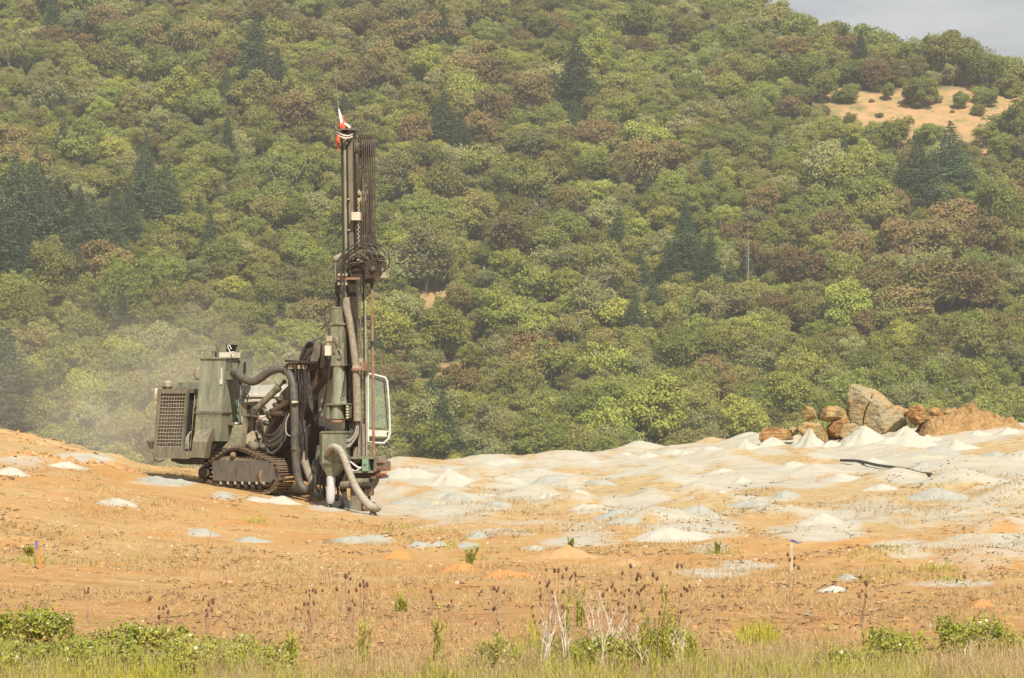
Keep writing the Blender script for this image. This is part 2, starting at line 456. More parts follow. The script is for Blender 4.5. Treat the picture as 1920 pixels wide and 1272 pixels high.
# rows: even on screen near, never sparser than 0.35 m
rows = [-30.0, -10.0, 5.0, 14.0, 18.0, 21.0]
y_ = 23.0
while y_ < 165:
    rows.append(y_); y_ += min(max(y_ * y_ / 16000 * 0.75, 0.028), 0.12) if y_ < 104 else 1.5
rows = np.array(rows)
cols_c = np.linspace(-0.215, 0.215, 660)
cols = np.concatenate([[-3, -1.5, -0.8, -0.45, -0.3], cols_c, [0.3, 0.45, 0.8, 1.5, 3]])
YY = np.repeat(rows[:, None], len(cols), 1)
XX = cols[None, :] * np.maximum(YY, 23.0)
ZZ = T(XX, YY)
gm = arr_mesh('ground', np.stack([XX.ravel(), YY.ravel(), ZZ.ravel()], 1), grid_faces(len(rows), len(cols)), True)
dm = dustmask(XX.ravel(), np.maximum(YY.ravel(), 20), ZZ.ravel())
at = gm.attributes.new('cuttings', 'FLOAT', 'POINT'); at.data.foreach_set('value', dm.astype(np.float32))
# dark churned earth near the foot of the pad
ppx = 960 + F * XX.ravel() / np.maximum(YY.ravel(), 20); ppy = HOR - F * (ZZ.ravel() - CAMZ) / np.maximum(YY.ravel(), 20)
br = np.clip((ppy - 1015 + 25 * fbm(XX.ravel() / 3, YY.ravel() / 3, 77)) / 150, 0, 1)
at = gm.attributes.new('brown', 'FLOAT', 'POINT'); at.data.foreach_set('value', br.astype(np.float32))

pl_ = np.clip(1.3 * np.exp(-((ppx - 1500) / 760) ** 4 - ((ppy - 890) / 105) ** 4) * np.clip((ppx - 690) / 120, 0, 1) + 1.0 * np.exp(-((ppx - 60) / 230) ** 2 - ((ppy - 850) / 34) ** 2) + .75 * fbm(XX.ravel() / 2.2, YY.ravel() / 4.5, 78, 4) * (ppy < 1090) , 0, 1)
at = gm.attributes.new('pale', 'FLOAT', 'POINT'); at.data.foreach_set('value', pl_.astype(np.float32))

m, nt, out = new_mat('bare earth')
b = nt.nodes.new('ShaderNodeBsdfPrincipled'); b.inputs['Roughness'].default_value = 0.95
tc = nt.nodes.new('ShaderNodeTexCoord'); pos = tc.outputs['Object']
nA = noise(nt, 0.45, 5, pos); nB = noise(nt, 4.0, 6, pos, 0.7); nC = noise(nt, 22.0, 4, pos, 0.7)
nS = noise(nt, 6.0, 5, pos, 0.65, stretch=(0.35, 1.3, 1))
nD = noise(nt, 1.3, 6, pos, 0.72, stretch=(0.7, 1.5, 1))
soil = ramp(nt, nA, [(0.3, (.41, .200, .050)), (0.45, (.385, .210, .064)), (0.56, (.40, .250, .095)), (0.68, (.41, .188, .048))])
ab = nt.nodes.new('ShaderNodeAttribute'); ab.attribute_name = 'brown'
soil = mixc(nt, ab.outputs['Fac'], soil, ramp(nt, nA, [(0.3, (.295, .148, .042)), (0.5, (.325, .180, .062)), (0.7, (.265, .130, .038))]))
ap = nt.nodes.new('ShaderNodeAttribute'); ap.attribute_name = 'pale'
soil = mixc(nt, ap.outputs['Fac'], soil, ramp(nt, nB, [(0.32, (.35, .21, .085)), (0.45, (.38, .265, .12)), (0.58, (.40, .31, .17)), (0.7, (.37, .235, .095))]))
straw = ramp(nt, nS, [(0.50, (0, 0, 0)), (0.66, (.75,) * 3)])
soil = mixc(nt, straw, soil, (.40, .285, .120))
soil = mixc(nt, 1.0, soil, ramp(nt, nD, [(0.28, (.62, .57, .50)), (0.44, (1, 1, 1)), (0.6, (1, 1, 1)), (0.72, (1.15, 1.14, 1.1))]), 'MULTIPLY')
dk = ramp(nt, nB, [(0.30, (.58, .52, .46)), (0.40, (.95, .94, .93)), (0.55, (1, 1, 1)), (0.75, (1.15, 1.14, 1.12))])
soil = mixc(nt, 1.0, soil, dk, 'MULTIPLY')
ad = nt.nodes.new('ShaderNodeAttribute'); ad.attribute_name = 'cuttings'
ma = nt.nodes.new('ShaderNodeMath'); ma.operation = 'MULTIPLY_ADD'; ma.inputs[1].default_value = 0.55
nt.links.new(nB, ma.inputs[0])
mb_ = nt.nodes.new('ShaderNodeMath'); mb_.operation = 'MULTIPLY_ADD'; mb_.inputs[1].default_value = 0.6
nt.links.new(nD, mb_.inputs[0]); nt.links.new(ad.outputs['Fac'], mb_.inputs[2]); nt.links.new(mb_.outputs[0], ma.inputs[2])
hf = nt.nodes.new('ShaderNodeMath'); hf.operation = 'MULTIPLY'; hf.inputs[1].default_value = 0.5; nt.links.new(ma.outputs[0], hf.inputs[0])
k = ramp(nt, hf.outputs[0], [(0.42, (0, 0, 0)), (0.54, (0.6,) * 3), (0.72, (.96,) * 3)])
cut = ramp(nt, nD, [(0.3, (.30, .29, .235)), (0.43, (.37, .345, .27)), (0.55, (.42, .39, .31)), (0.7, (.32, .31, .255))])
col = mixc(nt, k, soil, cut)
nt.links.new(col, b.inputs['Base Color'])
hm = nt.nodes.new('ShaderNodeMath'); hm.operation = 'ADD'; nt.links.new(nB, hm.inputs[0]); nt.links.new(nC, hm.inputs[1])
nt.links.new(bump(nt, hm.outputs[0], 0.6, 0.06), b.inputs['Normal'])
nt.links.new(b.outputs[0], out.inputs[0])
M['earth'] = m
tag(link('ground', gm, m), kind='structure')

# hillside
hr = np.concatenate([np.linspace(118, 400, 50), np.linspace(404, 800, 200), np.linspace(820, 2600, 40)])
hc = np.linspace(-0.55, 0.55, 330)
YY = np.repeat(hr[:, None], len(hc), 1); XX = hc[None, :] * np.maximum(YY, 330)
ZZ = H(XX, YY)
hme = arr_mesh('hillside', np.stack([XX.ravel(), YY.ravel(), ZZ.ravel()], 1), grid_faces(len(hr), len(hc)), True)
hx, hy = proj(XX.ravel(), YY.ravel(), ZZ.ravel())
md = np.clip(meadow(hx, hy, 1.15) + 0.75 * fbm(XX.ravel() / 5, YY.ravel() / 7, 60) - .05, 0, 1)
at = hme.attributes.new('open', 'FLOAT', 'POINT'); at.data.foreach_set('value', md.astype(np.float32))
m, nt, out = new_mat('hillside')
b = nt.nodes.new('ShaderNodeBsdfDiffuse')
nA = noise(nt, 0.06, 5); nB = noise(nt, 0.35, 7, rough=.75)
wood = ramp(nt, nB, [(0.3, (.045, .05, .022)), (0.7, (.10, .10, .04))])
gr = ramp(nt, nB, [(0.38, (.16, .165, .06)), (0.44, (.28, .205, .09)), (0.56, (.38, .225, .115)), (0.75, (.39, .255, .13))])
ad = nt.nodes.new('ShaderNodeAttribute'); ad.attribute_name = 'open'
nt.links.new(mixc(nt, ramp(nt, ad.outputs['Fac'], [(0.1, (0, 0, 0)), (0.75, (1, 1, 1))]), wood, gr), b.inputs[0])
nt.links.new(b.outputs[0], out.inputs[0])
tag(link('hillside', hme, m), kind='structure')
# ------------------------------------------------------------------ trees
def leaf_quads(C, N, S, rng, squash=1.0):
    """leaf-cluster quads: centres C, rough normals N, sizes S"""
    n = len(C)
    N = N + rng.normal(0, 0.7, (n, 3)); N /= np.linalg.norm(N, axis=1)[:, None] + 1e-9
    A = np.cross(N, rng.normal(0, 1, (n, 3))); A /= np.linalg.norm(A, axis=1)[:, None] + 1e-9
    B = np.cross(N, A)
    S = S[:, None]
    asp = rng.uniform(0.55, 1.0, (n, 1)) * squash
    V = np.stack([C - A * S - B * S * asp * .5, C + A * S * .35 - B * S * asp, C + A * S + B * S * asp * .4, C - A * S * .3 + B * S * asp], 1)
    return V.reshape(-1, 3), np.arange(n * 4).reshape(n, 4)

def crown_broad(seed, rad, z0, z1, nl, per, ls, open_=0.0):
    rng = np.random.default_rng(seed)
    Cs = []; Ns = []
    cen = np.array([0, 0, (z0 + z1) / 2]); hz = (z1 - z0) / 2
    lobes = []
    lop = rng.uniform(0.6, 1.3, 8)
    for i in range(nl):
        ph = rng.uniform(0, 2 * math.pi); u = rng.uniform(-0.95, 1.0)
        s = math.sqrt(max(0, 1 - u * u)); k = rng.uniform(0.55, 0.95) * lop[int(ph / (2 * math.pi) * 8) % 8]
        c = cen + np.array([math.cos(ph) * s * rad * k, math.sin(ph) * s * rad * k, u * hz * k])
        r = rng.uniform(0.16, 0.36) * rad
        lobes.append((c, r))
        n = int(per * (r / (0.28 * rad)) ** 2 * rng.uniform(0.7 - open_, 1.2))
        D = rng.normal(0, 1, (n, 3)); D[:, 2] = np.where(D[:, 2] < -0.3, -D[:, 2] * .5, D[:, 2])
        D /= np.linalg.norm(D, axis=1)[:, None]
        rr = r * (rng.uniform(0.62, 1.08, (n, 1)) ** 0.7 + np.where(rng.random((n, 1)) < .14, rng.uniform(0, .4, (n, 1)), 0))
        Cs.append(c + D * rr * np.array([1.05, 1.05, 0.9])); Ns.append(D + np.array([0, 0, .35]))
    n = nl * per // 7; D = rng.normal(0, 1, (n, 3)); D /= np.linalg.norm(D, axis=1)[:, None]
    Cs.append(cen + D * np.array([rad, rad, hz]) * rng.uniform(.55, 1.12, (n, 1))); Ns.append(D)
    C = np.concatenate(Cs); N = np.concatenate(Ns)
    S = rng.uniform(0.6, 1.35, len(C)) * ls
    V, Fq = leaf_quads(C, N, S, rng)
    return V, Fq, lobes

def trunk_broad(seed, lobes, z0, thick=0.26, lean=0.5):
    rng = np.random.default_rng(seed + 500)
    mb = MB()
    nst = rng.integers(1, 4)
    for k in range(nst):
        ph = rng.uniform(0, 6.28); off = np.array([math.cos(ph), math.sin(ph), 0]) * (0.15 if nst > 1 else 0)
        fork = off * (2 + 4 * lean) + np.array([0, 0, z0 + 1.0])
        mb.tube([off + [0, 0, -0.8], off * 1.5 + [0, 0, z0 * .5], fork], [thick, thick * .8, thick * .62], 7, 3)
        for i in rng.choice(len(lobes), min(8, len(lobes)), replace=False):
            c, r = lobes[i]
            mid = (fork + c) / 2 + rng.normal(0, .25, 3)
            mb.tube([fork, mid, c, c + (c - mid) * .35], [thick * .5, thick * .3, thick * .16, .02], 5, 2)
    return mb

def crown_fir(seed, h, rad):
    rng = np.random.default_rng(seed)
    Cs = []; Ns = []; Ss = []
    nw = 30
    for w in range(nw):
        t = w / (nw - 1); z = h * (0.10 + 0.89 * t)
        L = rad * (1 - t) ** 0.8 * (0.6 + 0.4 * min(1, t * 6 + .3)) + 0.15
        nb = int(7 + 5 * (1 - t))
        for b in range(nb):
            ph = 2 * math.pi * (b + rng.uniform(-.4, .4)) / nb + w * 1.3
            Lb = L * rng.uniform(0.62, 1.18); n = int(6 + Lb * 12)
            s = rng.uniform(0.12, 1, n) ** 0.8
            dr = -0.32 * s ** 1.2 * Lb + 0.16 * s ** 2.6 * Lb
            lat = rng.normal(0, 0.13 + .12 * s, n) * (1 + Lb * .25)
            x = s * Lb
            Cs.append(np.stack([np.cos(ph) * x - np.sin(ph) * lat, np.sin(ph) * x + np.cos(ph) * lat, z + dr + rng.normal(0, .1, n)], 1))
            Ns.append(np.stack([np.cos(ph) * .35 + 0 * s, np.sin(ph) * .35 + 0 * s, 1 + 0 * s], 1)); Ss.append(rng.uniform(.14, .27, n) * (0.75 + .35 * (1 - t)))
    V, Fq = leaf_quads(np.concatenate(Cs), np.concatenate(Ns), np.concatenate(Ss), rng, .7)
    return V, Fq

def bare_tree(seed, h):
    rng = np.random.default_rng(seed); mb = MB()
    mb.tube([(0, 0, -.5), (.1, 0, h * .5), (0, .1, h)], [.13, .09, .02], 6, 3)
    for i in range(26):
        z = rng.uniform(.25, .97) * h; ph = rng.uniform(0, 6.28); L = rng.uniform(.6, 2.2) * (1.1 - z / h)
        d = np.array([math.cos(ph), math.sin(ph), .25])
        mb.tube([(0.08, 0, z), np.array([0, 0, z]) + d * L * .6, np.array([0, 0, z]) + d * L + [0, 0, .2]], [.05, .03, .01], 4, 1)
    return mb

def mesh_of(mb, name):
    me = bpy.data.meshes.new(name); me.from_pydata(mb.v, [], mb.f); me.update(); return me

OAKS = []
for i in range(9):
    rad = 4.0; z0 = [.8, .4, 1.1, .3, .7, .5, 1.6, 2.4, 2.0][i]; z1 = [7.2, 6.4, 8.4, 6.2, 7.6, 6.8, 9.2, 8.6, 7.4][i]
    V, Fq, lob = crown_broad(100 + i, rad, z0, z1, 32 if i in (4, 7, 8) else 58, 150 if i in (4, 7, 8) else 190, 0.175, 0.35 if i in (4, 7, 8) else 0.1)
    OAKS.append((arr_mesh('oak_crown', V, Fq), mesh_of(trunk_broad(100 + i, lob, z0), 'oak_trunk')))
MADS = []
for i in range(4):
    V, Fq, lob = crown_broad(200 + i, 3.7, 1.3, 8.2 - i * .5, 46, 170, 0.185, 0.3)
    MADS.append((arr_mesh('madrone_crown', V, Fq), mesh_of(trunk_broad(200 + i, lob, 2.0, .22, 1.0), 'madrone_trunk')))
FIRS = []
for i in range(4):
    V, Fq = crown_fir(300 + i, 15.5, 6.3 - .5 * i)
    tm = MB(); tm.tube([(0, 0, -1), (0, 0, 8), (0, 0, 15.1)], [.34, .2, .03], 8)
    FIRS.append((arr_mesh('fir_crown', V, Fq), mesh_of(tm, 'fir_trunk')))
for me, tr in OAKS: me.materials.append(M['oak_green']); tr.materials.append(M['bark'])
for me, tr in MADS: me.materials.append(M['madrone_rust']); tr.materials.append(M['bark_red'])
for me, tr in FIRS: me.materials.append(M['fir']); tr.materials.append(M['bark'])

def where(px, py):
    """plain words for a spot on the hillside"""
    if px < 130: h = 'near the left edge'
    elif px < 300: h = 'above the radiator'
    elif px < 470: h = 'above the collector cabinet'
    elif px < 620: h = 'just left of the mast'
    elif px < 780: h = 'just right of the mast'
    elif px < 950: h = 'right of the mast'
    elif px < 1120: h = 'in the middle of the woods'
    elif px < 1290: h = 'right of the woods middle'
    elif px < 1450: h = 'left of the boulder pile'
    elif px < 1590: h = 'above the small split rocks'
    elif px < 1720: h = 'above the biggest boulder'
    else: h = 'above the dirt mound'
    v = 'at the slope top' if py < 90 else 'very high up' if py < 180 else 'high up' if py < 270 else 'above mid slope' if py < 360 else 'at mid slope' if py < 450 else 'below mid slope' if py < 540 else 'on the lower slope' if py < 650 else 'at the slope foot'
    return v + ' ' + h

TREES = []       # x, Y, kind, variant, tone, scale, scalez
def add_tree(px, py, kind, sc=1.0, tone=None, var=None, szf=1.0, special=None):
    """tree whose foot stands where the sight line through (px, py) meets the hillside"""
    x, Y = hill_hit(px, py)
    TREES.append(dict(x=x, Y=Y, kind=kind, sc=sc, tone=tone, var=var, szf=szf, special=special))

FIRL = [(480, 190, 1.05, 'biggest dark fir, high on the slope left of the mast tip'), (520, 205, .75, None), (425, 215, .6, None),
        (270, 412, .82, None), (312, 420, .72, None), (242, 425, .5, None),
        (30, 480, 1.1, None), (70, 500, 1.0, None), (110, 490, .9, None), (150, 470, .7, None), (175, 520, .85, None), (10, 560, .9, None), (205, 495, .65, None), (130, 560, .7, None), (60, 420, .7, None), (215, 430, .5, None),
        (15, 830, 1.0, 'dark fir at the left edge standing behind the earth bank'), (-30, 780, 1.1, None),
        (1080, 225, 1.0, 'broad dark fir high on the slope right of the mast top'), (1040, 225, .6, None), (832, 265, .62, 'small bluish fir standing between two rusty madrones above mid slope'), (865, 300, .55, None),
        (1782, 372, .86, 'dark fir below the tan meadow, narrow with a pointed top'), (1722, 420, .95, 'broad dark fir below the tan meadow, lower of the pair'), (1690, 400, .6, None),
        (1190, 640, .95, None), (1150, 600, .8, None), (1225, 600, .8, None), (1310, 540, .8, None), (1370, 560, .75, None), (1460, 500, .6, None), (1200, 540, .7, None),
        (1850, 120, .35, None), (1905, 150, .45, None), (700, 700, .45, None), (230, 640, .5, None), (560, 870, .5, None), (830, 860, .6, None)]
for px, py, s, sp in FIRL: add_tree(px, py + 8, 'fir', s * (.72 if 1140 < px < 1470 else 1.22), special=sp)
MADL = [(190,80,1.2),(130,50,1.1),(215,95,1.1),(270,110,1.2),(700,80,1.1),(745,115,1.25),(690,200,1.2),(905,140,1.1),(870,185,1.3),(910,190,1.2),(1000,235,1.35),(975,200,1.1),
        (560,270,1.4),(530,250,1.1),(640,170,1.1),(660,200,1.1),(925,250,1.2),(770,115,1.1),(180,540,1.3),(215,560,1.2),(955,500,1.3),(1750,520,1.5),(1850,520,1.4),(1790,470,1.3),(1700,515,1.4),
        (1890,420,1.1),(1000,725,1.2),(975,760,1.1),(1750,610,1.5),(1820,620,1.6),(1690,640,1.3),(1600,520,1.2),(1500,560,1.2),(1120,300,1.1),(1080,310,1.0),(900,290,1.1),(740,60,1.0),(1560,480,1.1),
        (780,220,1.0),(500,60,1.0),(600,110,1.0),(100,110,1.0),(1640,590,1.2),(720,790,1.2),(860,780,1.1),(590,640,1.1),(60,700,1.1),(1330,760,1.1),(1370,790,1.0),(1480,130,1.0),(1250,330,1.0),(1060,420,1.0)]
for i, (px, py, s) in enumerate(MADL): add_tree(px, py, 'madrone', s)
OAKL = [(340,235,1.35,'lime','bright lime oak with a forked pale trunk, below the big fir'),(390,215,1.0,'lime',None),(800,550,1.35,'pale','round pale green oak just right of the drill head'),(745,560,1.15,'pale',None),
        (1150,860,1.2,'lime',None),(1230,850,1.35,'lime','bright rounded oak at the slope foot behind the crest of white heaps'),(1395,860,1.1,'lime',None),(790,215,1.0,'green',None),
        (1200,85,1.45,'green','large dark oak with a shaded hollow near the top of the slope'),(1165,80,1.1,'green',None),
        (1640,128,1.45,'green','tall spreading oak on the skyline, highest of the ridge trees'),(1680,135,1.4,'green',None),(1590,130,1.2,'green',None),(1740,145,1.45,'green',None),(1780,155,1.35,'olive',None),(1825,160,1.1,'green',None),(1700,140,1.2,'olive',None),
        (1860,165,1.1,'green',None),(1900,175,1.2,'olive',None),(1550,120,1.1,'olive',None),(1725,200,.95,'green','lone round oak in the tan meadow'),(1850,200,.6,'green',None),(1880,275,.95,'olive',None),(1845,280,.7,'green',None),(1910,290,1.2,'green',None),
        (1500,100,1.2,'green',None),(1450,80,1.1,'olive',None),(1400,60,1.2,'green',None),(1590,195,.5,'green',None),(1665,190,.4,'green',None),(1800,205,.45,'green',None),(1835,195,.5,'green',None),(1640,262,.5,'green',None)]
for px, py, s, tn, sp in OAKL: add_tree(px, py, 'oak', s, tn, special=sp)

# everything else: trees about 6 m apart over the slope
pts = [(t['x'], t['Y']) for t in TREES]
from collections import defaultdict
cell = defaultdict(list)
for p in pts: cell[(int(p[0] // 8), int(p[1] // 8))].append(p)
cand = []
rng = np.random.default_rng(5)
for k in range(30000):
    Y = math.sqrt(rng.uniform(395 ** 2, 770 ** 2)); u = rng.uniform(-0.215, 0.225); x = u * Y
    z = float(H(x, Y)); px, py = proj(x, Y, z)
    if meadow(np.array(px), np.array(py), 1.0) > 0.25: continue
    # keep the clearings in sight: nothing tall straight below them
    if max(float(meadow(np.array(px), np.array(py - q_), 0.95)) for q_ in ((22, 42, 60) if px > 1400 else (20, 40, 60, 80))) > 0.3 and rng.random() < .95: continue
    d = 3.5 + 1.0 * vnoise(x / 20, Y / 20, 4)
    ok = True
    for a in (-1, 0, 1):
        for b_ in (-1, 0, 1):
            for q in cell[(int(x // 8) + a, int(Y // 8) + b_)]:
                if (q[0] - x) ** 2 + (q[1] - Y) ** 2 < d * d: ok = False; break
            if not ok: break
        if not ok: break
    if not ok: continue
    cell[(int(x // 8), int(Y // 8))].append((x, Y)); cand.append((x, Y, px, py))
for x, Y, px, py in cand:
    n = float(fbm(x / 26, Y / 26, 70, 3)); r = rng.random()
    rust = math.exp(-((px - 850) / 330) ** 2 - ((py - 150) / 130) ** 2) + math.exp(-((px - 1780) / 170) ** 2 - ((py - 540) / 90) ** 2) + .8 * math.exp(-((px - 180) / 120) ** 2 - ((py - 80) / 70) ** 2)
    dark = 1.0 * math.exp(-((px - 90) / 110) ** 2 - ((py - 440) / 80) ** 2) + .5 * math.exp(-((px - 1250) / 120) ** 2 - ((py - 560) / 70) ** 2) + .35 * math.exp(-((px - 300) / 60) ** 2 - ((py - 400) / 50) ** 2)
    sc = rng.uniform(.45, .92) * (1.3 if rng.random() < .22 else 1)
    if r < 0.03 + 0.20 * rust: kind, tone = 'madrone', None
    elif r < 0.045 + .20 * rust + dark * .5: kind, tone = 'fir', None; sc *= .72
    else:
        kind = 'oak'; q = rng.random() + .35 * n
        tone = 'green' if q < .40 else 'olive' if q < .72 else 'pale' if q < .9 else 'lime'
    TREES.append(dict(x=x, Y=Y, kind=kind, sc=sc, tone=tone, var=None, szf=rng.uniform(.8, 1.35), special=None))

TONE = {'green': ('M', 'oak_green', 'dark green'), 'olive': ('M', 'oak_olive', 'olive'), 'pale': ('M', 'oak_pale', 'pale grey-green'), 'lime': ('M', 'oak_lime', 'bright yellow-green')}
for i, t in enumerate(TREES):
    t['z'] = float(H(t['x'], t['Y'])); t['px'], t['py'] = proj(t['x'], t['Y'], t['z'])
    t['size'] = t['sc'] / t['Y'] * 500 * (1.6 if t['special'] else 1)
    t['vis'] = -80 < t['px'] < 2000 and t['py'] < 950 and t['py'] - 8 * t['sc'] * F / t['Y'] * (2.2 if t['kind'] == 'fir' else 1) < 850 and t['py'] > -5 and t['Y'] < 740
quota = {'oak': 290, 'madrone': 170, 'fir': 90}
stuff = []
PROTO = {}
def make_tree(kind, var, tone):
    cm, tm = {'oak': OAKS, 'madrone': MADS, 'fir': FIRS}[kind][var]
    e = bpy.data.objects.new(kind + '_tree', None); COL.objects.link(e)
    c = link('crown', cm, None, e); tr = link('trunk', tm, None, e)
    if kind == 'oak':
        c.material_slots[0].link = 'OBJECT'; c.material_slots[0].material = M[TONE[tone][1]]
    return e, c, tr
for kind in ('oak', 'madrone', 'fir'):
    ts = sorted([t for t in TREES if t['kind'] == kind], key=lambda t: -(t['size'] + (100 if t['vis'] else 0)))
    for i, t in enumerate(ts):
        var = int(rng.integers(0, {'oak': 9, 'madrone': 4, 'fir': 4}[kind])); t['var'] = var
        if i >= quota[kind] or not t['vis']:
            stuff.append(t); continue
        key = (kind, var, t['tone'])
        if key not in PROTO: PROTO[key] = make_tree(*key); e = PROTO[key][0]
        else:
            p, c0, t0 = PROTO[key]
            e = p.copy(); COL.objects.link(e)
            for ch in (c0, t0):
                d = ch.copy(); COL.objects.link(d); d.parent = e
        e.location = (t['x'], t['Y'], t['z'])
        s = t['sc']; sx_ = float(rng.uniform(.8, 1.25)); e.scale = (s * sx_, s / sx_ ** .5, s * t['szf']); e.rotation_euler = (0, 0, float(rng.uniform(0, 6.28)))
        big = 'large' if s > 1.05 else 'small' if s < .8 else 'mid-sized'
        look = {'oak': (TONE[t['tone']][2] + ' oak') if kind == 'oak' else '', 'madrone': 'rusty brown madrone', 'fir': 'dark pointed fir'}[kind]
        lab = t['special'] or f"{big} {look} {where(t['px'], t['py'] - 30)}"
        tag(e, lab, kind + ' tree', {'oak': 'oaks covering the hillside', 'madrone': 'madrones among the oaks', 'fir': 'firs on the hillside'}[kind])

# the trees that show smallest, as one mass
pc = bpy.data.collections.new('woodland_kinds')        # not linked to the scene
plist = []
def joined(name, cm, tm, mats):
    vs = np.zeros(len(cm.vertices) * 3, np.float32); cm.vertices.foreach_get('co', vs)
    me = bpy.data.meshes.new(name)
    f1 = [tuple(p.vertices) for p in cm.polygons]; f2 = [tuple(i + len(cm.vertices) for i in p.vertices) for p in tm.polygons]
    me.from_pydata([tuple(v) for v in vs.reshape(-1, 3)] + [tuple(v.co) for v in tm.vertices], [], f1 + f2)
    for q in mats: me.materials.append(q)
    me.polygons.foreach_set('material_index', np.array([0] * len(f1) + [1] * len(f2), np.int32)); me.update()
    return me
def addp(nm, cm, tm, mats):
    o = bpy.data.objects.new(nm, joined(nm, cm, tm, mats)); pc.objects.link(o); plist.append(nm); return len(plist) - 1
PIDX = {}
for v in range(9):
    for j, tn in enumerate(('green', 'olive', 'pale', 'lime')):
        if (v + j) % 2 == 0 or v < 3: PIDX[('oak', v, tn)] = addp(f'aa{len(plist):02d}', *OAKS[v], [M[TONE[tn][1]], M['bark']])
for v in range(4): PIDX[('madrone', v, None)] = addp(f'aa{len(plist):02d}', *MADS[v], [M['madrone_rust'], M['bark_red']])
for v in range(4): PIDX[('fir', v, None)] = addp(f'aa{len(plist):02d}', *FIRS[v], [M['fir'], M['bark']])
Pv = []; Pi = []; Ps = []; Pr = []
for t in stuff:
    k = (t['kind'], t['var'], t['tone'])
    if k not in PIDX: k = (t['kind'], t['var'] % 3, t['tone'])
    Pv.append((t['x'], t['Y'], t['z'])); Pi.append(PIDX[k]); Ps.append(t['sc']); Pr.append(rng.uniform(0, 6.28))
# low scrub between the trees
for k in range(9000):
    Y = math.sqrt(rng.uniform(420 ** 2, 730 ** 2)); x = rng.uniform(-0.2, 0.21) * Y; z = float(H(x, Y)); px, py = proj(x, Y, z)
    if meadow(np.array(px), np.array(py)) > 0.3 and rng.random() < .93: continue
    Pv.append((x, Y, z - .3)); Pi.append(int(rng.integers(0, 18))); Ps.append(rng.uniform(.10, .42)); Pr.append(rng.uniform(0, 6.28))
me = bpy.data.meshes.new('woodland'); me.from_pydata(Pv, [], []); me.update()
for nm, ty, vals in (('pick', 'INT', Pi), ('size', 'FLOAT', Ps), ('turn', 'FLOAT', Pr)):
    a = me.attributes.new(nm, ty, 'POINT'); a.data.foreach_set('value', np.array(vals, np.int32 if ty == 'INT' else np.float32))
wo = link('woodland', me); tag(wo, 'smaller oaks, madrones and scrub filling the wooded hillside between the larger trees', kind='stuff')
ng = bpy.data.node_groups.new('woodland', 'GeometryNodeTree')
ng.interface.new_socket('Geometry', in_out='INPUT', socket_type='NodeSocketGeometry')
ng.interface.new_socket('Geometry', in_out='OUTPUT', socket_type='NodeSocketGeometry')
gi = ng.nodes.new('NodeGroupInput'); go = ng.nodes.new('NodeGroupOutput')
ci = ng.nodes.new('GeometryNodeCollectionInfo'); ci.inputs['Collection'].default_value = pc; ci.inputs['Separate Children'].default_value = True
ip = ng.nodes.new('GeometryNodeInstanceOnPoints'); ip.inputs['Pick Instance'].default_value = True
def nattr(n, t):
    a = ng.nodes.new('GeometryNodeInputNamedAttribute'); a.data_type = t; a.inputs['Name'].default_value = n; return a.outputs[0]
cx = ng.nodes.new('ShaderNodeCombineXYZ')
ng.links.new(nattr('turn', 'FLOAT'), cx.inputs[2]); ng.links.new(nattr('pick', 'INT'), ip.inputs['Instance Index'])
ng.links.new(nattr('size', 'FLOAT'), ip.inputs['Scale']); ng.links.new(cx.outputs[0], ip.inputs['Rotation'])
ng.links.new(gi.outputs[0], ip.inputs['Points']); ng.links.new(ci.outputs[0], ip.inputs['Instance']); ng.links.new(ip.outputs[0], go.inputs[0])
mod = wo.modifiers.new('woodland', 'NODES'); mod.node_group = ng

M['snag'] = flat('dead grey wood', (.22, .205, .18), .9, .3, 3)
# dead standing trees
for i, (px, py, s, lab) in enumerate([(1402, 560, 1.05, 'bare grey snag with short limbs rising above the green trees'), (1340, 90, .7, 'dead pale tree with forked limbs near the top of the slope'),
                                      (1412, 60, .6, 'bleached dead tree on the ridge just under the sky'), (1260, 790, .5, 'small bare grey tree at the slope foot'), (255, 80, .5, 'broken white snag high on the slope at left')]):
    x, Y = hill_hit(px, py); ORG = np.zeros(3)
    o = link('dead_tree', mesh_of(bare_tree(40 + i, 14), 'dead_tree'), M['snag'], None, (x, Y, float(H(x, Y)))); o.scale = (s,) * 3
    tag(o, lab, 'dead tree', 'dead trees on the hillside')
# ------------------------------------------------------------------ the drill rig
M['green'] = worn('dusty olive green paint', (.065, .083, .048), (.100, .118, .070), dustamt=.45, scale=2.2)
M['green_pale'] = worn('pale dusty green paint', (.115, .136, .086), (.165, .182, .120), (.36, .33, .25), .35, 2.5)
M['green_bright'] = worn('cleaner green paint', (.13, .24, .15), (.18, .29, .19), (.3, .3, .2), .15, 5)
M['drab'] = worn('drab brown green paint', (.080, .074, .048), (.125, .112, .075), (.30, .24, .16), .4, 3)
M['dark_steel'] = worn('oily dark steel', (.020, .017, .013), (.045, .035, .025), (.13, .09, .055), .25, 5, .5, .3)
M['track_steel'] = worn('worn track steel', (.10, .070, .048), (.17, .115, .075), (.33, .24, .155), .45, 7, .55, .2)
M['rust'] = worn('rusty steel', (.16, .075, .04), (.25, .13, .07), (.34, .25, .16), .3, 8, .75)
M['core'] = worn('dusty radiator core', (.10, .070, .045), (.17, .12, .08), (.25, .19, .12), .4, 9, .8)
M['rubber'] = worn('dusty black rubber', (.012, .011, .010), (.024, .021, .018), (.12, .098, .072), .30, 7, .55, 0, False, .006)
M['hose_grey'] = worn('dusty grey suction hose', (.040, .036, .029), (.072, .064, .050), (.16, .135, .10), .4, 4, .6, 0, False, .006)
M['hose_tan'] = worn('tan canvas hose sleeve', (.13, .105, .075), (.26, .215, .16), (.36, .30, .22), .4, 12, .85, 0, False, .01)
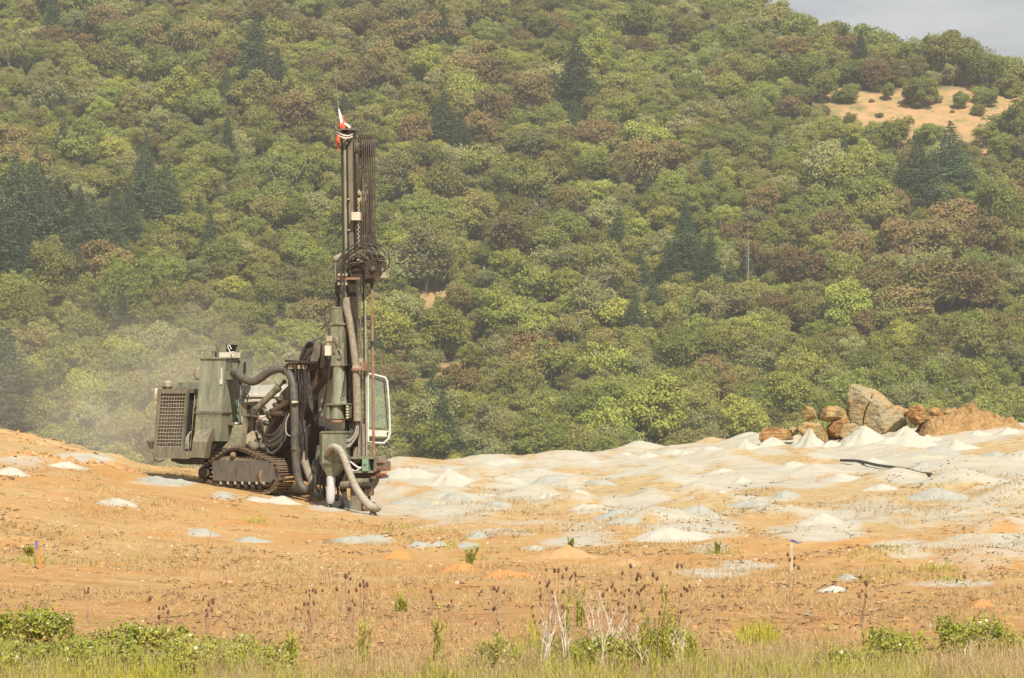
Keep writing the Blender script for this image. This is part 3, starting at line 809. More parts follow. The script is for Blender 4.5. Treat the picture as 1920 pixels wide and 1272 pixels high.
M['hose_pale'] = worn('pale ribbed duct', (.19, .175, .135), (.28, .255, .20), (.42, .37, .28), .4, 6, .7, 0, False, .006)
M['cream'] = worn('dusty cream panel', (.50, .46, .36), (.62, .58, .48), (.45, .36, .24), .35, 3)
M['white'] = worn('chipped white paint', (.50, .50, .45), (.60, .59, .53), (.38, .33, .25), .3, 5)
M['chrome'] = flat('bright steel rod', (.55, .55, .52), .25, .1, 5, .9)
M['brass'] = worn('dusty brass fittings', (.36, .29, .17), (.50, .43, .30), (.5, .45, .35), .4, 20, .5, .4)
M['orange'] = flat('faded orange cloth', (.55, .09, .035), .8, .3, 9)
M['cloth_white'] = flat('white cloth', (.72, .66, .58), .8, .25, 12)
M['red'] = flat('faded red paint', (.24, .05, .045), .6, .3, 8)
M['shade_black'] = flat('painted shade black', (.012, .012, .011), .9, .2, 5)  # near-black colour standing in for shade in openings, slot and crack
M['bag'] = worn('clear dusty plastic sleeve', (.42, .42, .44), (.55, .54, .55), (.45, .40, .33), .2, 10, .25)
m, nt, out = new_mat('dusty cab glass')
g = nt.nodes.new('ShaderNodeBsdfPrincipled'); g.inputs['Base Color'].default_value = (.55, .62, .52, 1); g.inputs['Roughness'].default_value = .06
tr = nt.nodes.new('ShaderNodeBsdfTransparent'); tr.inputs[0].default_value = (.84, .88, .83, 1)
mx = nt.nodes.new('ShaderNodeMixShader'); mx.inputs[0].default_value = .16
nt.links.new(tr.outputs[0], mx.inputs[1]); nt.links.new(g.outputs[0], mx.inputs[2]); nt.links.new(mx.outputs[0], out.inputs[0])
M['glass'] = m

class Fr:
    """a vertical working plane through the machine: t runs along it, n is its depth"""
    def __init__(s, px, Y, deg):
        a = math.radians(deg); s.p0 = P(px, 850, Y); s.n = np.array([math.sin(a), math.cos(a), 0]); s.t = np.array([math.cos(a), -math.sin(a), 0])
    def on(s, px, py, dn=0.0):
        d = np.array([(px - 960) / F, 1, (HOR - py) / F]); O = np.array([0, 0, CAMZ])
        return O + d * (np.dot(s.p0 + s.n * dn - O, s.n) / np.dot(d, s.n))
    def poly(s, mb, pts, d0, d1):
        return mb.prism([s.on(x, y, d0) for x, y in pts], s.n * (d1 - d0))
    def box(s, mb, x0, y0, x1, y1, d0, d1): return s.poly(mb, [(x0, y0), (x1, y0), (x1, y1), (x0, y1)], d0, d1)
    def path(s, pts, dn=0.0): return [s.on(q[0], q[1], q[2] if len(q) > 2 else dn) for q in pts]
S_ = 1 / 86.0      # metres per photo pixel at the rig

ORG = P(560, 925, 62.2); ORG[2] = 0.3
rig = empty('drill_rig', ORG, 'dusty olive crawler drill rig with a tall upright mast, on the bare earth', 'drill rig')
U = Fr(400, 62.8, 22); K = Fr(508, 61.9, 40); V = Fr(655, 60.6, 14)

def part(mb, name, mat, parent=None, smooth=False): return mb.build(name, M[mat] if isinstance(mat, str) else mat, parent or rig, smooth)

# --- crawler tracks
def offset_path(n_out=150):
    # outline of the belt in photo px on the near track's outer plane
    ctl = [(383, 899), (376, 888), (384, 874), (402, 862), (424, 846), (440, 841), (452, 843), (480, 855), (505, 866), (517, 876), (522, 890), (518, 905), (508, 917), (494, 922), (460, 920), (425, 913), (400, 905)]
    mb = MB(); p = [np.array([a, b, 0.0]) for a, b in ctl]
    q = []
    N = len(p)
    for i in range(N):
        a, b, c, d = p[i - 1], p[i], p[(i + 1) % N], p[(i + 2) % N]
        for k in range(24):
            t = k / 24
            q.append(0.5 * (2 * b + (c - a) * t + (2 * a - 5 * b + 4 * c - d) * t * t + (3 * b - a - 3 * c + d) * t ** 3))
    q = np.array(q)[:, :2]
    L = np.concatenate([[0], np.cumsum(np.linalg.norm(np.diff(np.vstack([q, q[:1]]), axis=0), axis=1))])
    s = np.linspace(0, L[-1], n_out, endpoint=False)
    qq = np.vstack([q, q[:1]])
    return np.stack([np.interp(s, L, qq[:, 0]), np.interp(s, L, qq[:, 1])], 1)
def make_track(dz):
    """dz: depth of its outer side plane"""
    w = 0.50
    core = MB(); core.f = []
    pp = offset_path(120)
    root = None
    cen = np.array([450, 885.0])
    # belt web
    inner = []; V3 = []
    n = len(pp)
    for a in range(n):
        q = pp[a]; nx = pp[(a + 1) % n] - pp[a - 1]; nn = np.array([nx[1], -nx[0]]); nn /= np.linalg.norm(nn)
        inn = q - nn * 3.2 * np.sign(np.dot(nn, q - cen) + 1e-6)
        for pt in (q, inn):
            for d in (dz + .06, dz + w - .06): V3.append(K.on(pt[0], pt[1], d))
    Fs = []
    for a in range(n):
        b = (a + 1) % n
        A = [a * 4 + k for k in range(4)]; B = [b * 4 + k for k in range(4)]
        Fs += [(A[0], A[1], B[1], B[0]), (A[3], A[2], B[2], B[3]), (A[2], A[0], B[0], B[2]), (A[1], A[3], B[3], B[1])]
    core.add(V3, Fs)
    belt = part(core, 'track_belt', 'track_steel')
    # grouser pads, all one chain
    pads = MB(); m_ = 44; pq = offset_path(m_ * 4)
    for k in range(m_):
        a = pq[k * 4]; b = pq[(k * 4 + 3) % len(pq)]; c = pq[(k * 4 + 1) % len(pq)]
        dv = b - a; nn = np.array([dv[1], -dv[0]]); nn /= np.linalg.norm(nn); nn *= np.sign(np.dot(nn, (a + b) / 2 - cen) + 1e-6)
        pads.prism([K.on(*(a + nn * 1.0), dz), K.on(*(b + nn * 1.0), dz), K.on(*(b + nn * 2.8), dz), K.on(*(a + nn * 2.8), dz)], K.n * w)
        pads.prism([K.on(*(a + nn * 2.8), dz), K.on(*(c + nn * 2.8), dz), K.on(*(c + nn * 5.0), dz), K.on(*(a + nn * 5.0), dz)], K.n * w)
    part(pads, 'track_pads', 'track_steel', belt)
    fr = MB()
    K.poly(fr, [(398, 868), (511, 868), (511, 900), (508, 905), (399, 901)], dz - .02, dz + .36)
    K.poly(fr, [(398, 864), (511, 864), (511, 868), (398, 868)], dz + .02, dz + .34)
    sf = part(fr, 'track_frame', M['side_plate'])
    lp = MB(); K.poly(lp, [(400, 901), (500, 904), (500, 908), (400, 905)], dz + .0, dz + .34); part(lp, 'roller_guard', 'dark_steel', sf)
    for i in range(7):
        x = 409 + i * 13.5; y = 908 + i * .9
        r = MB(); r.prof(K.on(x, y, dz + .02), K.on(x, y, dz + .4), [(0, .03), (.05, .075), (.3, .075), (.31, .1), (.5, .1), (.51, .075), (1, .075)], 14)
        part(r, 'track_roller', 'dark_steel', belt, True)
        bt = MB(); bt.bar(K.on(x + 5, 903.0, dz - .01), K.on(x + 5, 908.5, dz - .01), .05, .05); part(bt, 'roller_bolt', 'hose_pale', sf)
    r = MB(); r.prof(K.on(384, 886.5, dz - .10), K.on(384, 886.5, dz + .40), [(0, .05), (.02, .10), (.1, .115), (.3, .115), (.32, .15), (.6, .15), (.62, .1), (1, .1)], 22)
    fd = part(r, 'final_drive', 'dark_steel', None, True)
    r = MB()
    for k in range(8):
        an = k * math.pi / 4; c = K.on(384, 886.5, dz - .11) + K.t * .075 * math.cos(an) + np.array([0, 0, .075 * math.sin(an)])
        r.cyl(c, c + K.n * .03, .012, seg=6)
    part(r, 'bolt_ring', 'track_steel', fd)
    r = MB(); r.prof(K.on(504, 893, dz + .04), K.on(504, 893, dz + .46), [(0, .07), (.1, .10), (.11, .22), (.3, .27), (.7, .27), (.89, .22), (.9, .1), (1, .07)], 26)
    part(r, 'idler_wheel', 'track_steel', None, True)
    r = MB(); r.prof(K.on(438, 853.5, dz + .02), K.on(438, 853.5, dz + .4), [(0, .02), (.02, .045), (.08, .045), (.1, .075), (1, .075)], 16)
    cr = part(r, 'carrier_roller', 'track_steel', None, True)
    r = MB(); K.poly(r, [(428, 858), (448, 858), (458, 868), (420, 868)], dz + .12, dz + .3); part(r, 'roller_bracket', 'dark_steel', cr)
M['side_plate'] = worn('scuffed grey track side plate', (.085, .078, .066), (.13, .12, .10), (.24, .19, .13), .4, 4, .6, .2)
make_track(0.0); make_track(1.75)
dirt = MB()
dirt.tube(K.path([(402, 866, .17), (425, 863, .17), (455, 865, .17), (488, 864, .17), (507, 866, .17)]), [.08, .14, .1, .13, .05], 8, 5); part(dirt, 'packed_dirt', 'core', None, True)
# --- chassis between the tracks
c = MB(); K.poly(c, [(396, 852), (510, 840), (560, 842), (566, 888), (400, 888)], .52, 1.72); part(c, 'chassis', 'dark_steel')
c = MB(); U.poly(c, [(390, 842), (470, 842), (560, 830), (560, 852), (460, 862), (390, 862)], .35, 1.9); part(c, 'turntable_deck', 'dark_steel')

# --- rear radiator box
rad = MB()
o0, i0 = [(296, 730), (352, 730), (342, 847), (287, 847)], [(302, 738), (348, 738), (339.5, 838), (294, 838)]
for k in range(4):
    a, b = k, (k + 1) % 4
    rad.prism([U.on(*o0[a], .30), U.on(*o0[b], .30), U.on(*i0[b], .30), U.on(*i0[a], .30)], U.n * .10)
for (q0, q1) in ((0, 1), (2, 3), (3, 0)):
    rad.prism([U.on(*o0[q0], .40), U.on(*o0[q1], .40), U.on(*o0[q1], .40) + U.n * .5, U.on(*o0[q0], .40) + U.n * .5], np.array([0, 0, -.03 if q0 == 0 else .03]) if q0 != 3 else U.t * .03)
# right side, with its tall opening
a, b = U.on(352, 730, .40), U.on(342, 847, .40)
def lerp(p, q, t): return np.asarray(p) * (1 - t) + np.asarray(q) * t
rad.prism([a, b, b + U.n * .1, a + U.n * .1], -U.t * .03)
rad.prism([a + U.n * .43, b + U.n * .43, b + U.n * .5, a + U.n * .5], -U.t * .03)
rad.prism([a + U.n * .1, lerp(a, b, .06) + U.n * .1, lerp(a, b, .06) + U.n * .43, a + U.n * .43], -U.t * .03)
rad.prism([lerp(a, b, .95) + U.n * .1, b + U.n * .1, b + U.n * .43, lerp(a, b, .95) + U.n * .43], -U.t * .03)
box = part(rad, 'radiator_box', 'drab')
c = MB(); U.poly(c, [(301, 737), (349, 737), (341, 839), (293, 839)], .50, .62)
core = part(c, 'radiator_core', 'core', box)
c = MB()
for k in range(12):
    t = (k + .5) / 12
    p, q = lerp((301, 737), (349, 737), t), lerp((293, 839), (341, 839), t)
    U.poly(c, [(p[0] - 1.3, p[1]), (p[0] + .4, p[1]), (q[0] + .4, q[1]), (q[0] - 1.3, q[1])], .455, .50)
part(c, 'core_fins', 'core', core)
c = MB()
for k in range(10):
    t = k / 9; p, q = lerp(i0[0], i0[1], t), lerp(i0[3], i0[2], t)
    c.tube([U.on(*p, .33), U.on(*q, .33)], .008, 5)
for k in range(16):
    t = k / 15; p, q = lerp(i0[0], i0[3], t), lerp(i0[1], i0[2], t)
    mid = lerp(p, q, .5) + np.array([0, .5 * math.sin(k * 1.7)])
    c.tube([U.on(*p, .318), U.on(*mid, .318), U.on(*q, .318)], .009, 5)
part(c, 'grille', 'hose_pale', box)
c = MB(); c.prism([U.on(349, 735, .47), U.on(340, 845, .47), U.on(340, 845, .47) + U.n * .4, U.on(349, 735, .47) + U.n * .4], -U.t * .02); part(c, 'shade_sheet', 'shade_black', box)  # black sheet behind the side opening, painting its shade
c = MB(); U.poly(c, [(285, 847), (361, 847), (360, 857), (352, 861), (290, 858), (285, 856)], .28, .95); part(c, 'rear_deck', 'drab')
c = MB(); U.poly(c, [(321, 859), (383, 861), (383, 872), (340, 871), (321, 865)], .45, 1.3); part(c, 'counterweight', 'dark_steel')
c = MB(); c.prof(U.on(315, 731, .5), U.on(315, 714, .5), [(0, .04), (.3, .04), (.35, .09), (.8, .10), (1, .05)], 14); part(c, 'filler_cap', 'brass', None, True)
c = MB(); U.box(c, 302, 724, 316, 730, .5, .7); U.box(c, 325, 726, 341, 730, .45, .7); part(c, 'cap_bracket', 'drab')
c = MB(); c.prof(U.on(293, 728, .34), U.on(292, 752, .34), [(0, .03), (.1, .05), (.5, .045), (.8, .06), (1, .03)], 12); part(c, 'work_lamp', 'brass', None, True)
c = MB(); c.prof(U.on(284, 827, .5), U.on(284, 842, .5), [(0, .11), (.3, .10), (1, .03)], 14); part(c, 'rear_cup', 'drab', None, True)
c = MB(); c.tube(U.path([(288, 858, .4), (291, 864, .4), (300, 866, .4), (308, 862, .4)]), .012, 6, 4); part(c, 'loose_cable', 'rubber')
c = MB(); U.box(c, 335, 717, 376, 741, 1.0, 1.7); part(c, 'fuel_tank', 'green')
for i in range(4):
    c = MB(); c.tube(U.path([(345 + i * 3, 842, .5), (348 + i * 2, 826 - i * 3, .55), (354 + i * 2, 814 - 2 * i, .7), (362, 806, .9)]), .013, 6, 4); part(c, 'coolant_hose', 'hose_pale', None, True)

# --- dust collector cabinet
c = MB()
up = [(376, 672), (423, 672), (416, 773.5), (369, 773.5)]
U.poly(c, up, 0.0, .62)
cab_ = part(c, 'collector_cabinet', 'green_pale')
c = MB()
lo_f = [U.on(366, 774, -.04), U.on(416, 774, -.04), U.on(413, 827, .05), U.on(384, 827, .05)]
th = [U.n * .7, U.n * .7, U.n * .42, U.n * .42]
Vv = lo_f + [p + t for p, t in zip(lo_f, th)]
c.add(Vv, [(0, 1, 2, 3), (7, 6, 5, 4), (0, 4, 5, 1), (1, 5, 6, 2), (2, 6, 7, 3), (3, 7, 4, 0)])
part(c, 'collector_hopper', 'green_pale', cab_)
c = MB(); U.box(c, 364.5, 771.5, 417.5, 774.5, -.06, .68); part(c, 'flange', 'drab', cab_)
c = MB(); U.box(c, 375, 670, 424.5, 673, -.03, .65); part(c, 'top_lip', 'green_pale', cab_)
c = MB()
for i in range(9):
    for yy in (770.2, 776): c.cyl(U.on(369 + i * 5.6, yy, -.02), U.on(369 + i * 5.6, yy, -.075), .011, seg=6)
part(c, 'flange_bolts', 'hose_pale', cab_)
c = MB(); U.box(c, 414.2, 690, 416.6, 721, -.012, 0.0); U.box(c, 412, 712, 416.5, 721, -.02, 0.0); part(c, 'hinge_strip', 'white', cab_)
c = MB()
fp = [(367, 806), (398, 805), (388, 829), (383, 859), (358, 858), (361, 828)]
c.prism([U.on(*fp[0], -.10), U.on(*fp[1], -.10), U.on(*fp[2], -.32), U.on(*fp[5], -.32)], U.n * .25)
c.prism([U.on(*fp[5], -.32), U.on(*fp[2], -.32), U.on(*fp[3], -.32), U.on(*fp[4], -.32)], U.n * .24)
part(c, 'discharge_chute', 'drab', cab_)
c = MB(); U.poly(c, [(384, 828), (413, 828), (400, 842), (388, 842)], .1, .5); part(c, 'discharge_valve', 'dark_steel', cab_)
# box on top, open to the right
c = MB()
a0 = [U.on(404, 645, .1), U.on(423, 645, .1), U.on(423, 661, .1), U.on(404, 661, .1)]
c.prism(a0, U.n * .04)
c.prism([a0[0] + U.n * .04, a0[1] + U.n * .04, a0[1] + U.n * .62, a0[0] + U.n * .62], np.array([0, 0, -.02]))
c.prism([a0[3] + U.n * .04, a0[2] + U.n * .04, a0[2] + U.n * .62, a0[3] + U.n * .62], np.array([0, 0, .02]))
c.prism([a0[0] + U.n * .04, a0[3] + U.n * .04, a0[3] + U.n * .62, a0[0] + U.n * .62], U.t * .02)
c.prism([a0[0] + U.n * .6, a0[1] + U.n * .6, a0[2] + U.n * .6, a0[3] + U.n * .6], U.n * .02)
fb = part(c, 'fan_box', 'green', cab_)
c = MB(); c.prism([a0[0] + U.n * .05 + U.t * .08 - np.array([0, 0, .025]), a0[3] + U.n * .05 + U.t * .08 + np.array([0, 0, .025]), a0[3] + U.n * .6 + U.t * .08 + np.array([0, 0, .025]), a0[0] + U.n * .6 + U.t * .08 - np.array([0, 0, .025])], U.t * .01); part(c, 'shade_sheet', 'shade_black', fb)  # black sheet set inside so the open side reads as shaded
c = MB(); U.box(c, 411, 661, 431, 671, .1, .6); part(c, 'fan_base', 'cream', cab_)
c = MB(); c.cyl(U.on(402, 671, .2), U.on(402, 659, .2), .055); c.cyl(U.on(402, 659.5, .2), U.on(402, 658, .2), .065); part(c, 'vent_cap', 'green', cab_, True)
for q in ([(434, 655), (430, 648), (427, 651), (433, 662), (438, 668)], [(440, 662), (436, 660), (430, 666), (426, 676)], [(427, 672), (432, 680), (436, 694), (446, 706)], [(426, 676), (425, 684), (428, 700)]):
    c = MB(); c.tube(U.path(q, .12), .012, 6, 5); part(c, 'wiring_loop', 'white' if q[0][0] > 430 else 'rubber', cab_, True)
c = MB(); U.box(c, 433, 673, 459, 704, .7, 1.1); part(c, 'rear_panel', 'green_pale')
c = MB(); U.box(c, 457, 679, 460, 698, .66, .7); part(c, 'seal_strip', 'rubber')
c = MB(); U.box(c, 424, 696, 438, 711, .1, .5); U.box(c, 422, 708, 440, 712, .08, .52); part(c, 'inlet_box', 'green')
c = MB(); c.prof(U.on(371, 690, .6), U.on(371, 713, .6), [(0, .03), (.1, .08), (.5, .10), (.9, .08), (1, .03)], 16); part(c, 'air_filter', 'hose_tan', None, True)
c = MB(); U.poly(c, [(424, 711), (433, 711), (432, 793), (423, 793)], .35, .8); part(c, 'frame_post', 'green')
c = MB(); c.prof(U.on(443, 792, .75), U.on(443, 738, .75), [(0, .10), (.03, .115), (.9, .115), (1, .07)], 18); part(c, 'air_receiver', 'green_bright', None, True)
c = MB(); U.box(c, 423, 793, 454, 797, .3, .8); part(c, 'receiver_shelf', 'drab')
c = MB(); U.box(c, 440, 792, 449, 795.5, .25, .32); part(c, 'shelf_latch', 'white')
c = MB(); c.tube(U.path([(440, 735), (438, 748), (441, 757), (446, 764), (452, 768)], .6), .014, 6, 5); part(c, 'thin_hose', 'rubber', None, True)
c = MB(); c.tube(U.path([(447, 708), (452, 722), (460, 735), (466, 742), (463, 755)], .5), .012, 6, 5); part(c, 'thin_hose', 'rubber', None, True)
for i in range(5):
    c = MB(); x = 446 + i * 3.5
    c.tube(U.path([(x - 4, 703 + i), (x, 714 + i * 3), (x + 4, 730 + i * 2), (x + 1 + i * 2, 750 + 3 * (i % 2))], .45 + .05 * i), .013, 6, 4); part(c, 'thin_hose', 'rubber', None, True)
# bracket, column, guard loop
c = MB(); U.poly(c, [(448, 755), (478, 753), (480, 779), (449, 781)], .10, .55)
br_ = part(c, 'cylinder_bracket', 'drab')
c = MB(); U.box(c, 463, 760, 470, 775, .09, .11); part(c, 'bracket_slot', 'shade_black', br_)  # solid black block on the bracket face, painting the shade of a slot
c = MB(); U.poly(c, [(455, 781), (463, 781), (463, 838), (452, 838)], .12, .5); U.poly(c, [(463, 781), (476, 781), (474, 820), (463, 838)], .2, .45); part(c, 'support_column', 'drab')
c = MB(); c.tube(U.path([(479, 763), (492, 762), (499, 767), (498, 779), (492, 782), (478, 780)], .05), .022, 8, 4); part(c, 'guard_loop', 'cream', None, True)
# stay cylinder
c = MB(); c.cyl(U.on(478, 770, -.05), U.on(522, 727, -.05), .075, seg=16); c.cyl(U.on(518, 731, -.05), U.on(523, 726, -.05), .09, seg=16)
sc_ = part(c, 'stay_cylinder', 'drab', None, True)
c = MB(); c.cyl(U.on(522, 727, -.05), U.on(533, 716, -.05), .03, seg=10); part(c, 'piston_rod', 'rust', sc_, True)
c = MB(); c.cyl(U.on(476, 772, -.16), U.on(476, 772, .1), .07, seg=12); c.cyl(U.on(533, 716, -.12), U.on(533, 716, .1), .05, seg=12); part(c, 'pin', 'dark_steel', sc_, True)
# engine hood
c = MB(); U.poly(c, [(455, 723), (541, 721), (541, 741), (455, 743)], 1.3, 2.3); hd = part(c, 'engine_hood', 'white')
c = MB(); U.poly(c, [(452, 743), (548, 741), (548, 792), (452, 800)], 1.28, 2.3); part(c, 'engine_side', 'cream', hd)
c = MB(); U.box(c, 452, 741.5, 548, 744.5, 1.25, 1.29); part(c, 'hood_rail', 'cream', hd)
# stack of red striped tags beside the column
c = MB(); U.box(c, 479, 783, 491, 815, .3, .34); tg = part(c, 'warning_board', 'white')
c = MB()
for i in range(5): U.poly(c, [(479.5, 785 + i * 6), (486, 785 + i * 6), (490.5, 788 + i * 6), (484, 788 + i * 6)], .29, .30)
part(c, 'red_stripe', 'red', tg)
# big hoses of the dust line
def corr(pitch, amp): return lambda L: 1 + amp * (0.5 + 0.5 * math.sin(2 * math.pi * L / pitch))
c = MB(); c.tube(U.path([(438, 698, .15), (447, 702, .05), (458, 711, -.1), (474, 716, -.2), (490, 708, -.2), (504, 698, -.2), (520, 692, -.2), (534, 694, -.2), (545, 706, -.25), (550, 725, -.3), (552, 760, -.35), (553, 805, -.35), (554, 850, -.35), (557, 885, -.35), (563, 908, -.35), (574, 919, -.35), (586, 912, -.35), (594, 893, -.33), (598, 862, -.3), (601, 838, -.2)]), .087, 14, 12, rf=corr(.035, .05))
part(c, 'suction_hose', 'hose_grey', None, True)
for px, py, a in ((452, 706, -.03), (533, 694, -.2), (552, 752, -.35), (553, 843, -.35)):
    p = U.on(px, py, a); q = U.on(px + (4 if py < 720 else .2), py + (2.5 if py < 702 else 4), a); c = MB(); c.cyl(p, q, .097, seg=14)
    part(c, 'hose_clamp', 'dark_steel', None, True)
c = MB(); U.box(c, 547, 752, 555, 756, -.5, -.4); part(c, 'hose_label', 'cream')
c = MB(); c.tube(U.path([(560, 822, -.1), (565, 842, -.12), (571, 866, -.15), (578, 888, -.18), (585, 906, -.2)]), [.075, .082, .085, .08, .07], 14, 18, rf=corr(.06, .07)); part(c, 'duct_hose', 'hose_tan', None, True)

# --- boom
c = MB()
U.poly(c, [(566, 655), (577, 641), (592, 648), (612, 655), (620, 664), (621, 684), (606, 708), (578, 742), (548, 800), (515, 842), (490, 830), (500, 800), (524, 760), (548, 712)], .25, .75)
bm_ = part(c, 'boom', 'rust')
M['boom_brown'] = worn('oily brown boom', (.040, .027, .016), (.075, .050, .030), (.16, .11, .065), .3, 4, .5, .1)
bm_.data.materials[0] = M['boom_brown']
c = MB(); U.poly(c, [(526, 737), (542, 722), (546, 742), (520, 778), (508, 800), (500, 798), (510, 770)], -.02, .22); part(c, 'boom_arm', 'drab', bm_)
c = MB()
for x, y, r in ((603, 661, .06), (599, 678, .05), (588, 672, .045), (585, 688, .04), (610, 672, .035)):
    c.cyl(U.on(x, y, .25), U.on(x, y, .19), r, seg=14)
part(c, 'boom_pin', 'dark_steel', bm_, True)
c = MB(); U.poly(c, [(590, 640), (603, 646), (598, 672), (588, 690), (578, 695), (584, 668)], .08, .24); U.poly(c, [(604, 648), (614, 654), (612, 672), (600, 690), (602, 668)], .05, .2); part(c, 'boom_bracket', 'drab', bm_)
c = MB(); c.tube(U.path([(566, 668, .2), (572, 652, .2), (580, 642, .2), (592, 645, .2), (584, 656, .2)]), .03, 8, 5); part(c, 'boom_hose', 'rubber', bm_, True)
c = MB(); c.tube(U.path([(586, 640, .3), (598, 634, .2), (609, 626, .1), (613, 615, 0)]), .028, 8, 5); part(c, 'boom_hose', 'chrome', bm_, True)
c = MB(); c.tube(U.path([(560, 700, .1), (566, 680, .1), (580, 662, .1), (590, 655, .1)]), .03, 8, 5); part(c, 'boom_hose', 'rubber', bm_, True)
c = MB()
for i in range(5):
    a = (524 - i * 6, 748 + i * 11)
    c.prof(U.on(a[0] - 6, a[1] - 1, -.12), U.on(a[0] + 5, a[1] + 4, -.12), [(0, .035), (.3, .06), (.7, .055), (1, .03)], 10)
part(c, 'valve_block', 'dark_steel', bm_, True)
c = MB(); c.cyl(U.on(512, 771, -.15), U.on(545, 752, -.15), .07); part(c, 'lift_cylinder', 'boom_brown', bm_, True)
c = MB(); c.cyl(U.on(500, 775, -.1), U.on(530, 776, -.2), .06); part(c, 'lift_cylinder', 'boom_brown', bm_, True)
# hose rack with its curtain of hoses
c = MB(); U.poly(c, [(534, 675), (580, 678), (580, 682), (534, 679)], -.35, .1); U.box(c, 536, 682, 539, 700, -.3, -.2); U.box(c, 540, 681, 578, 690, .05, .1); part(c, 'hose_rack', 'dark_steel')
rr = random.Random(3)
for i in range(16):
    x = 542 + i * 2.3; d = -.32 + rr.uniform(0, .3)
    c = MB(); e = rr.uniform(-5, 5)
    pts_ = [(x, 682, d), (x + rr.uniform(-1, 1), 705, d), (x + rr.uniform(-2, 3), 740, d), (560 + (x - 560) * .55 + e, 785, d + .05), (568 + (x - 560) * .35 + e, 825, d + .05), (566 + (x - 560) * .5 + e, 862, d + .08)]
    c.tube(U.path(pts_), rr.choice((.014, .018, .022)), 7, 5); part(c, 'hydraulic_hose', 'rubber', None, True)
    if i % 2 == 0:
        c = MB(); c.cyl(U.on(x, 684, d - .005), U.on(x, 692, d - .005), .026, seg=8); part(c, 'hose_fitting', 'brass', None, True)
# loops hanging between rack and mast
for i in range(5):
    c = MB(); c.tube(U.path([(574 + i, 690, -.2), (577 + 2 * i, 740 + 2 * i, -.25), (584 + i, 768 + 3 * i, -.3), (596 - i, 776 + 3 * i, -.35), (606 - i, 762 + 2 * i, -.4), (613 - i * .5, 735, -.45), (612 + i, 690, -.45), (609 + i * 1.2, 668, -.4)]), .014, 7, 6); part(c, 'hydraulic_hose', 'rubber', None, True)
# U loops between column and boom
for i in range(11):
    c = MB(); s_ = rr.uniform(-3, 3)
    c.tube(U.path([(482 + s_ + i * .8, 792 + s_, -.02 * i), (488 + i, 806 + 3 * i, -.05), (502 + i * .8, 816 + 3.4 * i + s_, -.1), (520 + i, 808 + 2.6 * i, -.12), (534 + .5 * i, 785 + 2.4 * i, -.1), (541 + s_, 752 + 2 * i, -.05)]), rr.choice((.015, .019, .024)), 7, 6)
    part(c, 'hydraulic_hose', 'rubber' if i % 3 else 'hose_grey', None, True)
for i in range(6):
    c = MB(); c.tube(U.path([(466 + i * 3, 826 - i * 3, .1), (480 + 2 * i, 836 + i, .02), (500 + 3 * i, 842 + i, -.02), (520 + 2 * i, 838, 0), (545, 815 + 4 * i, .1)]), .02, 7, 5); part(c, 'hydraulic_hose', 'rubber', None, True)
c = MB(); c.prof(U.on(467, 830, .1), U.on(484, 842, .02), [(0, .06), (.2, .1), (.8, .11), (1, .06)], 14); part(c, 'swing_motor', 'drab', None, True)
c = MB(); c.tube(U.path([(543, 775, -.3), (537, 790, -.32), (536, 808, -.34), (540, 816, -.34), (548, 818, -.3)]), .016, 7, 5); part(c, 'hydraulic_hose', 'hose_pale', None, True)
c = MB(); U.poly(c, [(463, 815), (473, 808), (480, 822), (470, 836), (461, 832)], .02, .3); part(c, 'hose_manifold', 'brass')

# --- cab
c = MB(); U.poly(c, [(574, 716), (596, 694), (597, 880), (571, 880)], .82, 2.0); cb = part(c, 'cab', 'drab')
c = MB()
ww = [(577, 733), (584, 726), (593, 722), (593, 752), (589, 754), (577, 754)]
U.poly(c, ww, .80, .82); part(c, 'cab_window', 'hose_grey', cb)
c = MB(); c.tube([U.on(a, b, .79) for a, b in ww + [ww[0]]], .014, 6); part(c, 'window_seal', 'rubber', cb)
c = MB(); U.box(c, 573, 818, 597, 820, .78, .82); U.box(c, 574, 856, 597, 858, .78, .82); part(c, 'cab_step', 'dark_steel', cb)
c = MB(); U.poly(c, [(597, 690), (630, 686), (668, 688), (668, 872), (597, 878)], .70, .80); cf = part(c, 'cab_front', 'cream', cb)
c = MB(); U.poly(c, [(598, 693), (612, 692), (606, 808), (598, 815)], .66, .70); part(c, 'cab_pillar', 'white', cb)
c = MB(); c.prof(U.on(603, 808, .3), U.on(604, 820, .3), [(0, .02), (.3, .07), (.6, .05), (1, .08)], 9); part(c, 'red_coupling', 'rust', None, True)
# open window swung out at the right
D = Fr(710, 62.0, -8)
dl = [(690, 701), (704, 703.5), (717, 707), (723, 709), (726, 716), (730, 770), (731.5, 812), (729, 822), (720, 831), (708, 831), (690, 828)]
c = MB(); c.tube([D.on(x, y) for x, y in dl] + [D.on(690, 701)], .024, 8, 1); wf = part(c, 'window_frame', 'white', None, True)
c = MB(); D.poly(c, [(691, 806), (730, 808), (730.5, 814), (728, 819), (691, 818)], -.01, .02); part(c, 'window_sill', 'white', wf)
c = MB(); D.poly(c, [(691, 821.5), (726, 822.5), (719, 829), (691, 827)], -.005, .015); part(c, 'vent_slot', 'rubber', wf)
c = MB(); D.poly(c, [(691, 703), (722, 711), (729, 805), (691, 804)], 0, .008); part(c, 'pane', 'glass', wf)
c = MB(); c.tube([D.on(*q, -.02) for q in [(692, 706), (720, 713), (727, 803), (692, 802)]], .011, 5); part(c, 'pane_seal', 'rubber', wf)
c = MB(); c.cyl(D.on(727, 812, -.05), D.on(727, 812, .02), .02, seg=8); part(c, 'window_latch', 'dark_steel', wf)

